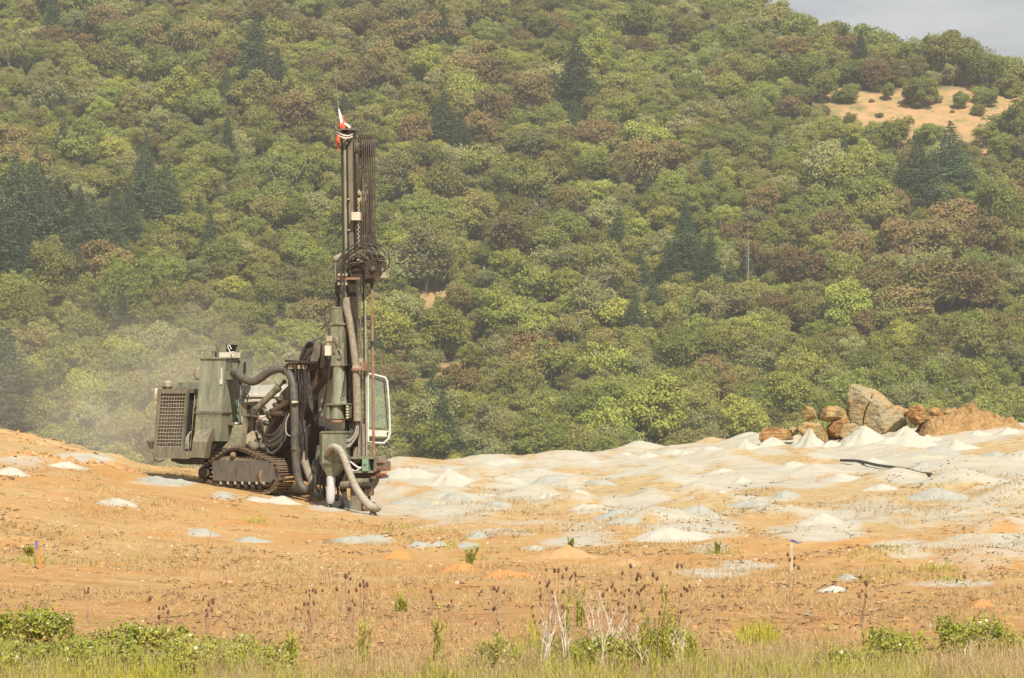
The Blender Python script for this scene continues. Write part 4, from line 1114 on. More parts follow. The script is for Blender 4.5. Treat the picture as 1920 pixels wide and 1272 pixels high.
# --- mast
def lx(x, y): return x + (y - 245) * .0125
def mbox(mb, x0, y0, x1, y1, d0, d1): return V.poly(mb, [(lx(x0, y0), y0), (lx(x1, y0), y0), (lx(x1, y1), y1), (lx(x0, y1), y1)], d0, d1)
c = MB(); mbox(c, 639, 243, 643, 890, .1, .35); mbox(c, 651.5, 243, 660.5, 890, .06, .35); mbox(c, 643, 243, 651.5, 890, .2, .3)
mast = part(c, 'mast', 'drab')
c = MB(); c.cyl(V.on(lx(646, 250), 250, .08), V.on(lx(646, 640), 640, .08), .036, seg=12); part(c, 'feed_cylinder', 'green_pale', mast, True)
for x, mt, r, d in ((651, 'dark_steel', .012, .05), (661.5, 'dark_steel', .022, .1), (663.5, 'rust', .012, .2), (640.5, 'dark_steel', .014, .06)):
    c = MB(); c.cyl(V.on(lx(x, 246), 246, d), V.on(lx(x, 880), 880, d), r, seg=8); part(c, 'mast_rail', mt, mast, True)
c = MB(); mbox(c, 648, 500, 664, 880, -.02, .05); part(c, 'slide_plate', 'dark_steel', mast)
for yy in (372, 430, 560, 660):
    c = MB(); mbox(c, 650, yy, 653.5, yy + 3, 0, .06); part(c, 'rail_clip', 'brass', mast)
c = MB(); mbox(c, 638, 241, 665, 244, -.02, .42); part(c, 'mast_cap', 'drab', mast)
# flag, cone and straps on top
c = MB(); c.prof(V.on(635, 204, .1), V.on(645, 243, .1), [(0, .01), (.25, .025), (.5, .05), (.72, .075), (.85, .11), (1, .10)], 9)
cone = part(c, 'warning_cloth', 'orange')
c = MB(); c.prof(V.on(635, 204, .085), V.on(641, 232, .05), [(0, .010), (.3, .024), (.6, .034), (1, .03)], 7); part(c, 'white_band', 'cloth_white', cone)
c = MB(); V.poly(c, [(629.5, 250), (633, 247), (636, 254), (637, 270), (635.5, 288), (633, 276), (630, 266)], .02, .04); part(c, 'hanging_flag', 'orange', cone)
for i in range(4):
    c = MB(); c.tube(V.path([(628 + i, 234 + 3 * i, 0), (630 + i, 243 + 3 * i, -.1), (640 + i, 250 + 2.6 * i, -.14), (652, 253 + 2 * i, -.1), (661, 250 + 2 * i, 0)]), .013, 6, 4); part(c, 'binding_strap', 'cloth_white' if i % 2 else 'rubber', cone, True)
c = MB(); c.tube(V.path([(645, 232, .1), (652, 236, .0), (656, 240, 0)]), .03, 6, 2); part(c, 'white_bundle', 'cloth_white', cone, True)
c = MB(); c.tube(V.path([(635, 206, .1), (631, 165, .1), (628, 120, .1)]), [.010, .007, .004], 5, 4); part(c, 'antenna', 'hose_tan', mast)
for x, y in ((644, 256), (648, 258), (653, 256), (645, 264), (650, 266)):
    c = MB(); c.cyl(V.on(x, y, 0), V.on(x, y + 5, 0), .022, seg=8); part(c, 'top_fitting', 'brass', mast, True)
# sheave with its bundle of hoses
sh = MB(); sh.cyl(V.on(669, 285, .14), V.on(699, 283, .14), .13, seg=22); sheave = part(sh, 'hose_sheave', 'dark_steel', mast, True)
c = MB(); V.poly(c, [(662, 300), (668, 262), (672, 262), (674, 300)], .3, .36); part(c, 'sheave_bracket', 'drab', sheave)
for k in range(7):
    x = 679 + 3.9 * k; c = MB()
    yb = 462
    xt = x - 1.0
    pts_ = [(lx(x - 1, yb) - 1.0, yb, -.06), (lx(x, 380) - 1, 380, -.06), (x, 300, -.06), (x, 276, -.06), (x - .5, 262, -.01), (x - 2.5, 254.5, .1), (x - 5, 256, .24), (x - 8, 266, .33), (x - 9, 290, .35), (x - 8 + .4 * k, 360, .34), (x - 5, 440, .3)]
    c.tube(V.path(pts_), .0145, 9, 5); part(c, 'mast_hose', 'rubber', sheave, True)
for k in range(3):
    c = MB(); c.tube(V.path([(670 + 2.4 * k, 268, .1), (668 + 2 * k, 276, .06), (668 + 2.2 * k, 300, .02), (671 + 3 * k, 350, .0), (674 + 3 * k, 375, 0)]), .018, 7, 5); part(c, 'mast_hose', 'rubber', sheave, True)
M['hose_brown'] = worn('dusty brown hose', (.026, .019, .014), (.050, .036, .027), (.13, .10, .07), .35, 5, .6, 0, False, .006)
for o in bpy.data.objects:
    if o.name.startswith('mast_hose') and o.parent == sheave: o.data.materials[0] = M['hose_brown']
for i in range(9):
    x = 673 + (i % 5) * 4.2; y = 356 + (i // 5) * 12 + (i % 2) * 3
    c = MB(); c.prof(V.on(x, y, -.03), V.on(x, y + 10, -.03), [(0, .02), (.3, .02), (.31, .034), (.7, .034), (.71, .022), (1, .022)], 8); part(c, 'hose_fitting', 'brass', mast, True)
c = MB(); mbox(c, 657, 398, 673, 413, -.12, .05); part(c, 'junction_box', 'cream', mast)
c = MB(); mbox(c, 666, 368, 669, 398, .0, .05); mbox(c, 664, 413, 668, 462, -.02, .06); part(c, 'box_bracket', 'dark_steel', mast)
c = MB()
for i in range(22): c.cyl(V.on(lx(674.5, 0) + (i % 2) * 1.5, 372 + i * 4.1, -.05), V.on(lx(674.5, 0) + (i % 2) * 1.5, 375 + i * 4.1, -.05), .018, seg=6)
part(c, 'drag_chain', 'brass', mast)
for x, y0, y1, mt, r in ((676.5, 530, 856, 'drab', .016), (681, 372, 856, 'dark_steel', .014), (685.5, 530, 856, 'chrome_dull', .018), (690, 380, 460, 'rust', .016)):
    if mt == 'chrome_dull': mt = 'hose_pale'
    c = MB(); c.cyl(V.on(x - 1, y0, -.02), V.on(x + 2.2 * (y1 - y0) / 330, y1, -.02), r, seg=8); part(c, 'guide_tube', mt, mast, True)
c = MB(); c.cyl(V.on(697, 524, -.15), V.on(701, 858, -.15), .030, seg=10); dr = part(c, 'drill_rod', 'rust', mast, True)
c = MB(); c.cyl(V.on(697, 520, -.15), V.on(697.1, 540, -.15), .04, seg=10); c.cyl(V.on(698.5, 640, -.15), V.on(698.6, 650, -.15), .034, seg=10); part(c, 'rod_coupling', 'dark_steel', dr, True)
# rotary head
c = MB(); V.poly(c, [(684, 492), (689, 486), (712, 489), (712, 516), (702, 521), (684, 524)], -.35, .15); V.box(c, 657, 487, 686, 520, -.12, .1); V.box(c, 677, 516, 697, 532, -.2, .05)
hd_ = part(c, 'rotary_head', 'dark_steel', mast)
c = MB(); c.prof(V.on(694, 487, -.1), V.on(692, 470, -.1), [(0, .12), (.4, .12), (.8, .08), (1, .03)], 16); part(c, 'head_motor', 'drab', hd_, True)
c = MB(); V.box(c, 700, 492, 716, 512, -.3, -.05); part(c, 'head_gearbox', 'boom_brown', hd_)
c = MB(); V.box(c, 713, 506, 724, 521, -.25, -.05); V.box(c, 713, 503, 718, 508, -.3, -.2); part(c, 'head_valve', 'brass', hd_)
c = MB(); c.prof(V.on(699, 505, -.42), V.on(699, 505, -.3), [(0, .03), (.3, .06), (1, .07)], 12); c.prof(V.on(704, 478, -.2), V.on(722, 486, -.2), [(0, .03), (.3, .035), (.4, .05), (.8, .05), (1, .03)], 10); part(c, 'head_fitting', 'hose_grey', hd_, True)
arcs = [[(634, 548), (633, 505), (640, 480), (656, 463), (680, 457), (703, 464), (714, 482)], [(637, 552), (637, 508), (645, 483), (660, 468), (680, 461), (699, 468), (708, 484)],
        [(641, 554), (641, 510), (649, 488), (663, 473), (678, 466), (692, 473), (700, 486)], [(645, 556), (646, 515), (653, 492), (665, 480), (676, 478), (688, 486)],
        [(690, 462), (704, 458), (718, 462), (728, 474), (730, 492), (727, 503), (719, 505)], [(686, 466), (700, 461), (714, 466), (724, 478), (731, 486)],
        [(652, 497), (660, 494), (680, 492), (700, 488), (722, 485)], [(639, 550), (640, 520), (642, 500), (652, 478), (668, 464), (690, 466), (706, 478), (711, 490)],
        [(698, 521), (706, 528), (712, 524), (713, 516)], [(660, 520), (656, 505), (662, 490), (672, 484), (684, 490)]]
for i, a in enumerate(arcs):
    c = MB(); c.tube([V.on(x, y, -.2 - .035 * (i % 4) - (.08 if x > 690 else 0)) for x, y in a], .017 if i != 8 else .007, 8, 6); part(c, 'head_hose', 'rubber' if i % 2 else 'hose_brown', hd_, True)
for i in range(7):
    c = MB(); x = 664 + i * 6.5; c.prof(V.on(x, 474 + 3 * (i % 3), -.14), V.on(x + 1, 486 + 3 * (i % 3), -.14), [(0, .02), (.4, .03), (.6, .02), (1, .03)], 8); part(c, 'head_fitting', 'brass' if i % 2 else 'hose_pale', hd_, True)
for i in range(4):
    for y in (513, 530):
        c = MB(); c.cyl(V.on(635 + i * 4.6, y, -.28), V.on(635.3 + i * 4.6, y + 5, -.28), .025, seg=8); part(c, 'hose_clip', 'brass', hd_, True)
c = MB(); c.bar(V.on(632, 522.5, -.26), V.on(675, 522.5, -.26), .03, .05); part(c, 'clip_bar', 'rust', hd_)
# feed cylinder left of the mast and the dust column
c = MB(); c.cyl(V.on(629.5, 492, -.1), V.on(630.5, 532, -.1), .017, seg=8); fr_ = part(c, 'feed_rod', 'chrome', mast, True)
c = MB(); c.cyl(V.on(631.5, 529, -.1), V.on(633, 580, -.1), .042, seg=12); part(c, 'feed_barrel', 'dark_steel', mast, True)
c = MB(); c.prof(V.on(626, 489, -.1), V.on(642, 478, -.05), [(0, .03), (.1, .06), (.5, .07), (1, .05)], 10); part(c, 'rod_end', 'hose_tan', mast, True)
for q in ([(632, 543), (624, 556), (616, 572), (617, 576), (625, 570), (632, 572)], [(614, 575), (609, 585), (610, 600), (615, 618), (616, 634)], [(636, 560), (640, 570), (638, 580)], [(611, 604), (617, 618), (619, 632)]):
    c = MB(); c.tube(V.path(q, -.2), .012, 6, 5); part(c, 'thin_hose', 'rubber', mast, True)
q0 = V.on(633.5, 577, -.12)
c = MB(); c.prof(V.on(633, 576, -.12), V.on(633.5, 607, -.12), [(0, .15), (.02, .165), (.08, .165), (.1, .155), (.92, .155), (.94, .165), (1, .165)], 22)
dc = part(c, 'dust_column', 'green', mast, True)
c = MB(); V.box(c, 621, 608, 645, 684, -.24, .05); V.box(c, 619, 606, 647, 609, -.27, .08); V.box(c, 620, 682, 646, 686, -.26, .06); part(c, 'column_box', 'green', dc)
c = MB(); V.box(c, 642.5, 612, 644.5, 640, -.26, -.24); V.box(c, 624, 632, 628, 662, -.28, -.24); part(c, 'column_trim', 'drab', dc)
c = MB(); c.prof(V.on(635, 685, -.12), V.on(635.5, 757, -.12), [(0, .125), (.68, .13), (.85, .16), (1, .18)], 22); part(c, 'column_tube', 'green_pale', dc, True)
c = MB(); V.box(c, 613, 757, 655, 759.5, -.34, .1); V.box(c, 612.5, 759, 618, 785, -.3, .08); V.poly(c, [(648, 758), (655, 762), (654, 784), (648, 788)], -.3, -.1); part(c, 'column_collar', 'green', dc)
c = MB(); c.prof(V.on(632.5, 759, -.14), V.on(632.5, 792, -.14), [(0, .155), (.8, .155), (.82, .12), (1, .12)], 22); part(c, 'column_socket', 'green_pale', dc, True)
c = MB(); c.prof(V.on(632, 787, -.14), V.on(632, 793.5, -.14), [(0, .13), (.2, .15), (.8, .15), (1, .12)], 22); part(c, 'rust_ring', 'rust', dc, True)
c = MB()
for i in range(5): c.prof(V.on(651, 761 + i * 5.2, -.36), V.on(651, 765 + i * 5.2, -.36), [(0, .02), (.5, .035), (1, .02)], 8)
part(c, 'hinge_knuckles', 'brass', dc, True)
c = MB(); V.box(c, 609, 648, 620, 667, -.28, -.12); part(c, 'switch_box', 'cream', dc)
c = MB(); V.box(c, 612, 630, 623, 640, -.25, -.1); c.cyl(V.on(616, 640, -.2), V.on(616, 646, -.2), .03); part(c, 'brass_valve', 'brass', dc)
c = MB(); c.tube(V.path([(627, 640, -.3), (629, 634, -.33), (633, 636, -.33), (632, 646, -.3)]), .016, 6, 4); c.tube(V.path([(634, 655, -.26), (640, 660, -.3), (640, 668, -.3), (632, 672, -.26)]), .012, 6, 4); part(c, 'column_handle', 'hose_pale', dc, True)
for q in ([(616, 667), (619, 680), (617, 700), (613, 735), (608, 760), (602, 772)], [(647, 700), (643, 735), (640, 742), (643, 745), (646, 738)], [(612, 785), (608, 795), (610, 806), (606, 812)], [(617, 787), (614, 800), (610, 812)]):
    c = MB(); c.tube(V.path(q, -.3), .011, 6, 5); part(c, 'thin_hose', 'rubber', dc, True)
# sleeved hose bundle down the mast front
c = MB(); c.tube(V.path([(648.5, 558), (650, 578), (655, 602), (660, 632), (664, 662), (667, 690), (668.5, 720), (669.5, 755), (670, 790)], -.2), [.075, .08, .075, .07, .075, .072, .08, .082, .085], 14, 14, rf=corr(.045, .07)); part(c, 'sleeved_hose', 'hose_tan', mast, True)
c = MB(); V.box(c, 659, 691, 684, 695, -.32, -.02); V.box(c, 676, 679, 687, 694, -.12, .05); part(c, 'hose_guide', 'rust', mast)
c = MB(); V.box(c, 673, 672, 680, 680, -.1, .02); V.box(c, 661, 686, 676, 691, -.3, -.1); part(c, 'guide_roller', 'brass', mast)
for i in range(7):
    c = MB(); c.tube(V.path([(666 + i * .9, 788, -.18), (667 + i, 800 + i * 2, -.2), (662 - i * .3, 815 + i * 3, -.26), (652, 822 + i * 3.2, -.3), (641 - i * .5, 822 + i * 2.5, -.26)]), .022, 8, 6); part(c, 'hose_bundle', 'hose_pale' if i % 3 else 'rubber', mast, True)
for i in range(5):
    c = MB(); c.tube(V.path([(664 + i * 1.5, 788, -.1), (660 + i * 2, 806, -.12), (652 + i * 2, 812 + 2 * i, -.14), (645 + i, 806 + i * 3, -.1)]), .02, 8, 5); part(c, 'hose_bundle', 'hose_grey', mast, True)
c = MB(); mbox(c, 664, 790, 667.5, 868, -.1, 0); mbox(c, 672, 795, 676, 858, -.08, .1); mbox(c, 655, 838, 668, 868, -.06, .2); part(c, 'rod_magazine', 'hose_tan', mast)
# --- collecting hopper with sleeve
G = Fr(620, 60.3, 22)
c = MB()
G.poly(c, [(604, 811), (641, 811), (641, 868), (604, 868)], -.1, .3)
c.prism([G.on(604, 811, -.1), G.on(604, 868, -.1), G.on(599, 868, .1), G.on(599, 811, .1)], G.n * .2)
hp = part(c, 'collecting_hopper', 'green_pale')
a = [G.on(604, 868, -.1), G.on(641, 868, -.1), G.on(641, 868, -.1) + G.n * .4, G.on(599, 868, .1) + G.n * .2, G.on(599, 868, .1)]
z_ = [G.on(614, 893, 0), G.on(628, 893, 0), G.on(628, 893, 0) + G.n * .16, G.on(614, 893, 0) + G.n * .17, G.on(613, 893, .05)]
c = MB(); c.add(a + z_, [(0, 1, 2, 3, 4), (9, 8, 7, 6, 5)] + [(i, i + 5, (i + 1) % 5 + 5, (i + 1) % 5) for i in range(5)]); part(c, 'hopper_cone', 'green_pale', hp)
c = MB(); G.box(c, 602, 866.5, 642, 869.5, -.12, .32); G.box(c, 602, 809, 642, 812, -.12, .32); part(c, 'hopper_rim', 'green', hp)
c = MB(); c.prof(G.on(621, 893, .08), G.on(619.5, 945, .08), [(0, .085), (.1, .10), (.3, .092), (.5, .105), (.75, .095), (.92, .085), (1, .05)], 12); part(c, 'sample_sleeve', 'bag', hp, True)
c = MB(); c.tube([G.on(x, y, d) for x, y, d in ((613, 853, -.1), (617, 843, -.16), (626, 838, -.24), (637, 844, -.28), (646, 862, -.3), (655, 886, -.3), (666, 912, -.3), (680, 934, -.32), (694, 949, -.36), (706, 953, -.4), (713, 949, -.42))], [.06, .065, .068, .07, .072, .074, .075, .08, .088, .085, .06], 14, 14, rf=corr(.03, .07))
part(c, 'ribbed_duct', 'hose_pale', None, True)
c = MB(); c.prof(G.on(699, 951, -.36), G.on(699, 977, -.36), [(0, .08), (.4, .06), (.45, .085), (.9, .09), (1, .06)], 14); part(c, 'duct_boot', 'hose_grey', None, True)
# --- foot of the mast
c = MB(); V.box(c, 655, 857, 703, 861, -.3, .3); V.box(c, 651, 883, 700, 887, -.28, .3); V.box(c, 701, 861, 704, 884, -.28, .28); V.box(c, 655, 861, 657, 884, .1, .3); ft = part(c, 'foot_frame', 'green')
c = MB(); V.box(c, 657, 861, 701, 884, .22, .26); part(c, 'shade_sheet', 'shade_black', ft)  # black backing sheet; the shade inside the frame is its colour
c = MB(); V.box(c, 679, 860.5, 690, 883.5, -.33, -.05); part(c, 'centring_plate', 'green_bright', ft)
c = MB(); c.cyl(V.on(684.5, 872, -.34), V.on(684.5, 872, -.32), .02, seg=8); part(c, 'plate_bolt', 'dark_steel', ft)
for q in ([(655, 864), (662, 870), (672, 877), (680, 876)], [(658, 880), (666, 884), (674, 879), (680, 878)]):
    c = MB(); c.tube(V.path(q, -.25), .02, 7, 5); part(c, 'hydraulic_hose', 'white', ft, True)
c = MB(); V.poly(c, [(704, 856), (708, 858), (719, 868), (704, 868)], -.2, .3); V.box(c, 698, 867, 720, 884, -.15, .35); V.box(c, 694, 892, 716, 898, -.2, .3); sb = part(c, 'side_bracket', 'track_steel', ft)
c = MB(); V.box(c, 704, 878, 712, 881, -.2, -.15); V.box(c, 706, 889, 716, 892, -.25, .1); c.cyl(V.on(720, 879, -.2), V.on(724, 879, -.2), .03, seg=10); part(c, 'red_marker', 'red', sb)
c = MB(); V.poly(c, [(646, 887), (700, 887), (698, 905), (690, 918), (652, 916), (640, 902)], -.15, .35); V.box(c, 655, 905, 694, 912, -.25, .3); part(c, 'foot_casting', 'dark_steel', ft)
c = MB(); c.cyl(V.on(640, 910, -.1), V.on(668, 906, -.1), .09, seg=14); c.cyl(V.on(668, 903, -.2), V.on(692, 903, -.2), .07, seg=14); part(c, 'foot_cylinder', 'drab', ft, True)
c = MB(); V.poly(c, [(657, 912), (676, 912), (677, 960), (656, 960)], -.1, .15); V.box(c, 653, 959, 681, 965, -.18, .22); part(c, 'foot_jack', 'drab', ft)
c = MB(); V.poly(c, [(676, 915), (682, 915), (681, 960), (677, 960)], -.05, .1); V.box(c, 689, 905, 693, 958, 0, .08); part(c, 'foot_guide', 'dark_steel', ft)
c = MB(); V.box(c, 686, 900, 696, 930, -.05, .15); part(c, 'rod_wrench', 'track_steel', ft)
c = MB(); c.cyl(V.on(682, 953, -.1), V.on(690, 953, -.1), .06, seg=8); part(c, 'foot_roller', 'rust', ft)
c = MB(); V.box(c, 645, 848, 655, 858, -.1, .2); V.poly(c, [(640, 825), (654, 830), (656, 858), (640, 870)], .05, .3); part(c, 'side_gusset', 'green_pale', ft)
# dark hoses and chains by the foot
for i in range(20):
    x = 588 + i * 3.0; c = MB()
    pts_ = [(x, 872 + rr.uniform(-6, 6), .1 + rr.uniform(-.1, .2))]
    for j in range(4): pts_.append((x + rr.uniform(-7, 7), 890 + j * 16 + rr.uniform(-3, 3), rr.uniform(-.15, .2)))
    c.tube(V.path([(a_, b_ - (9 if a_ < 620 else 0), c_) for a_, b_, c_ in pts_]), rr.choice((.015, .02, .026)), 7, 5); part(c, 'trailing_hose', 'rubber', None, True)
for i in range(12):
    c = MB(); x, y = 588 + rr.uniform(0, 32), 922 + rr.uniform(0, 14); r_ = rr.uniform(.04, .08)
    cc = V.on(x, y, rr.uniform(-.1, .1)); c.tube([cc + np.array([math.cos(k * .785) * r_, 0.3 * r_ * math.sin(k * 1.3), math.sin(k * .785) * r_ * .8]) for k in range(9)], .014, 6, 2); part(c, 'chain_link', 'dark_steel', None, True)
for i in range(4):
    c = MB(); c.tube(V.path([(640 + i * 2, 905, 0), (643 + 2 * i, 930, -.1), (640 + i, 948 + i, -.15), (628 - i * 2, 956 - i, -.2), (619, 952 - i * 2, -.2)]), .022, 7, 5); part(c, 'trailing_hose', 'rubber', None, True)
# everything low and dark behind the curtain
c = MB(); U.poly(c, [(556, 800), (600, 800), (640, 830), (650, 900), (620, 915), (560, 900)], .45, .8); part(c, 'lower_frame', 'dark_steel')
# ------------------------------------------------------------------ heaps, rocks and small things on the pad
def cutmat(name, a, b, c=None):
    m, nt, out = new_mat(name)
    p = nt.nodes.new('ShaderNodeBsdfPrincipled'); p.inputs['Roughness'].default_value = .95
    n1 = noise(nt, 3, 5, rough=.65); n2 = noise(nt, 30, 4, rough=.7)
    col = ramp(nt, n1, [(.3, a), (.7, b)])
    col = mixc(nt, ramp(nt, n2, [(.62, (0,) * 3), (.75, (.45,) * 3)]), col, (.42, .30, .18))
    nt.links.new(col, p.inputs['Base Color']); nt.links.new(bump(nt, n2, .5, .03), p.inputs['Normal']); nt.links.new(p.outputs[0], out.inputs[0])
    return m
M['w'] = cutmat('pale rock flour', (.35, .33, .27), (.42, .395, .325)); M['g'] = cutmat('grey rock flour', (.26, .262, .225), (.32, .315, .265))
M['o'] = cutmat('orange cuttings', (.40, .175, .048), (.43, .215, .068)); M['t'] = cutmat('tan cuttings', (.34, .20, .085), (.40, .26, .125))
TN = {'w': 'white', 'g': 'grey', 'o': 'bright orange', 't': 'tan'}
def hplace(px, py):
    if px < 260: a = 'on the orange slope at far left'
    elif px < 445: a = 'in the shade under the rig tail' if py < 925 else 'left of the rig'
    elif px < 600: a = 'beside the near crawler track'
    elif px < 760: a = 'just right of the rig foot' if py < 975 else 'in grass below the rig foot'
    elif px < 960: a = 'right of the rig'
    elif px < 1200: a = 'at mid pad'
    elif px < 1400: a = 'left of the boulders'
    elif px < 1570: a = 'below the small split rocks'
    elif px < 1700: a = 'below the big boulder'
    else: a = 'below the dirt mound'
    b_ = 'along the crest' if py < 850 else 'on the upper pad' if py < 905 else 'midway down the pad' if py < 960 else 'low on the pad' if py < 1030 else 'near the weeds'
    return a + ' ' + b_
hr_ = np.random.default_rng(8)
for i, (px, py, w, h, k) in enumerate(HEAPS):
    x, Y = hit(px, py + h)
    s = Y / F; Rr = w * s * (.64 if py < 835 else .85); hh = h * s * (.85 if py < 835 else .52)
    if Y > 92: continue
    n = 40; rngs = np.linspace(0, 1, 22)
    A = np.linspace(0, 2 * math.pi, n, endpoint=False)
    rr2, aa = np.meshgrid(rngs, A, indexing='ij')
    wob = 1 + .20 * np.sin(aa * 2 + i) + .13 * np.sin(aa * 3 + 2.1 * i) + .08 * np.sin(aa * 7 + i * 1.3) + .05 * np.sin(aa * 11 + i * 3.3)
    lx_ = np.cos(aa) * rr2 * Rr * wob; ly_ = np.sin(aa) * rr2 * Rr * wob * 1.0
    sharp = 1.35 + .3 * math.sin(i) if h > .35 * w else 1.9
    prof = (1 - rr2) ** sharp if py < 835 or (k == 'o' and i % 2) else np.exp(-(rr2 * 2.05) ** 1.7) * (1 - rr2 ** 4)
    off2 = np.clip(1 - np.sqrt((lx_ / Rr - .45 * math.cos(i * 2.4)) ** 2 + (ly_ / Rr - .3 * math.sin(i)) ** 2) / .5, 0, 1) ** 1.3
    zz = hh * np.maximum(prof, off2 * (.35 + .4 * ((i * 37) % 10) / 10)) * (1 + .55 * fbm((x + lx_) * 2.6, (Y + ly_) * 2.6, 90 + i, 4)) + .05 * fbm((x + lx_) * 7, (Y + ly_) * 7, 7, 3) * (1 - rr2)
    zz = T(x + lx_, Y + ly_) + zz + .03 * (1 - rr2) - .09 * rr2 ** 3
    zc = float(T(x, Y))
    Vt = np.stack([lx_.ravel(), ly_.ravel(), (zz - zc).ravel()], 1)
    f = []
    for a in range(21):
        for b2 in range(n): f.append((a * n + b2, a * n + (b2 + 1) % n, (a + 1) * n + (b2 + 1) % n, (a + 1) * n + b2))
    o = link('cuttings_heap', arr_mesh('cuttings_heap', Vt, np.array(f), True), M[k], None, (x, Y, zc))
    sz = 'big' if w > 85 else 'small' if w < 46 else 'medium'
    shp = 'peaked' if h > .4 * w else 'low'
    tag(o, (f"{sz} {shp} {TN[k]} cuttings heap {hplace(px, py)}").replace('medium ', ''), 'cuttings heap', 'heaps of drill cuttings across the pad')

# rocks: angular blocks cut by planes
M['rock'] = None
def rockmat(name, a, b, c):
    m, nt, out = new_mat(name)
    p = nt.nodes.new('ShaderNodeBsdfPrincipled'); p.inputs['Roughness'].default_value = .9
    n1 = noise(nt, 1.6, 6, rough=.65); n2 = noise(nt, 9, 6, rough=.7); n3 = noise(nt, 4, 5, stretch=(1, 1, 3))
    col = ramp(nt, n1, [(.35, a), (.5, b), (.66, c)])
    col = mixc(nt, 1, col, ramp(nt, n2, [(.3, (.6,) * 3), (.5, (1,) * 3), (.75, (1.25,) * 3)]), 'MULTIPLY')
    nt.links.new(col, p.inputs['Base Color'])
    ad = nt.nodes.new('ShaderNodeMath'); ad.operation = 'ADD'; nt.links.new(n2, ad.inputs[0]); nt.links.new(n3, ad.inputs[1])
    nt.links.new(bump(nt, ad.outputs[0], .9, .12), p.inputs['Normal']); nt.links.new(p.outputs[0], out.inputs[0])
    return m
M['rock_grey'] = rockmat('grey tan boulder', (.42, .25, .09), (.37, .29, .155), (.29, .255, .165))
M['rock_tan'] = rockmat('ochre rock', (.40, .235, .075), (.43, .295, .12), (.34, .25, .125))
M['rock_red'] = rockmat('orange brown rock', (.33, .165, .055), (.40, .22, .075), (.38, .25, .11))
def rock(seed, poly, Y, depth, mat, label, group=None, cat='rock', rough=.05, name='rock', yaw=0.25, extra=(), crack=None):
    """faceted block: front outline in photo px at distance Y, real depth behind it, front face broken into facets"""
    rg = np.random.default_rng(seed)
    pts_ = np.array([P(a, b, Y) for a, b in poly]); cen = pts_.mean(0)
    bm = bmesh.new()
    for q in pts_:
        bm.verts.new(q + np.array([0, rg.uniform(-.12, .2) * depth, 0]))
        q2 = cen + (q - cen) * rg.uniform(.72, 1.0); bm.verts.new(q2 + np.array([depth * yaw, depth * rg.uniform(.8, 1.1), rg.uniform(-.05, .02)]))
    for ex, ey, ed in extra: bm.verts.new(P(ex, ey, Y) + np.array([0, ed, 0]))
    for k in range(0 if extra else 2):
        q = cen + (pts_[rg.integers(len(pts_))] - cen) * rg.uniform(.3, .7); bm.verts.new(q + np.array([0, -depth * rg.uniform(.2, .45), 0]))
    bmesh.ops.convex_hull(bm, input=bm.verts)
    for v in [v for v in bm.verts if not v.link_faces]: bm.verts.remove(v)
    bmesh.ops.triangulate(bm, faces=bm.faces)
    for _ in range(4):
        bmesh.ops.subdivide_edges(bm, edges=[e for e in bm.edges if e.calc_length() > .09], cuts=1, use_grid_fill=True)
        bmesh.ops.triangulate(bm, faces=[f for f in bm.faces if len(f.verts) > 3])
    bm.normal_update()
    me = bpy.data.meshes.new(name); bm.to_mesh(me); bm.free()
    n = len(me.vertices); co = np.zeros(n * 3, np.float32); no = np.zeros(n * 3, np.float32)
    me.vertices.foreach_get('co', co); me.vertices.foreach_get('normal', no); co = co.reshape(-1, 3); no = no.reshape(-1, 3)
    wid = np.ptp(pts_[:, 0]); hgt = np.ptp(pts_[:, 2]); c0_ = cen + np.array([depth * yaw * .5, depth * .5, 0])
    for k in range(16 if rough > .02 else 0):
        nn_ = rg.normal(0, 1, 3); nn_[1] = -abs(nn_[1]) * 1.2; nn_ /= np.linalg.norm(nn_)
        sd_ = (co - c0_) @ nn_; lim = sd_.max() * (rg.uniform(.62, .88) if wid < 1.4 else rg.uniform(.74, .93))
        co = (co - nn_ * np.maximum(0, sd_ - lim)[:, None]).astype(np.float32)
    d = fbm(co[:, 0] * 3.5 + co[:, 1], co[:, 2] * 3.5 - co[:, 1] * .7, seed, 4) * rough * .6 + np.abs(fbm(co[:, 0] * 5 + co[:, 1] * 2, co[:, 2] * 6, seed + 9, 3)) * rough * .7
    step = np.round(fbm(co[:, 0] * 1.3 - co[:, 2] * .8, co[:, 2] * 1.1 + co[:, 1], seed + 3, 2) * 3) / 3 * rough * 1.2
    co = co + no * (d + step)[:, None]
    base = np.array([cen[0], Y + depth / 2, pts_[:, 2].min()])
    me.vertices.foreach_set('co', (co - base).astype(np.float32).ravel()); me.update()
    o = link(name, me, M[mat], None, tuple(base)); tag(o, label, cat, group)
    if crack:
        from mathutils.bvhtree import BVHTree
        t_ = BVHTree.FromPolygons([v.co.copy() for v in me.vertices], [tuple(p.vertices) for p in me.polygons]); pp = []
        for ex, ey in crack:
            q = P(ex, ey, Y) - base; h_ = t_.ray_cast(Vector((q[0], -6, q[2])), Vector((0, 1, 0)))
            if h_[0] is not None: pp.append(np.array(h_[0]) + base)
        c_ = MB(); c_.tube(pp, [.008] + [.022] * (len(pp) - 2) + [.008], 6, 3); c_.build('crack', M['shade_black'], o, loc=base)  # black tube along the rock face; its colour stands for shade in the crack
    return o
GR = 'boulders heaped on the crest'
YB = 84.0
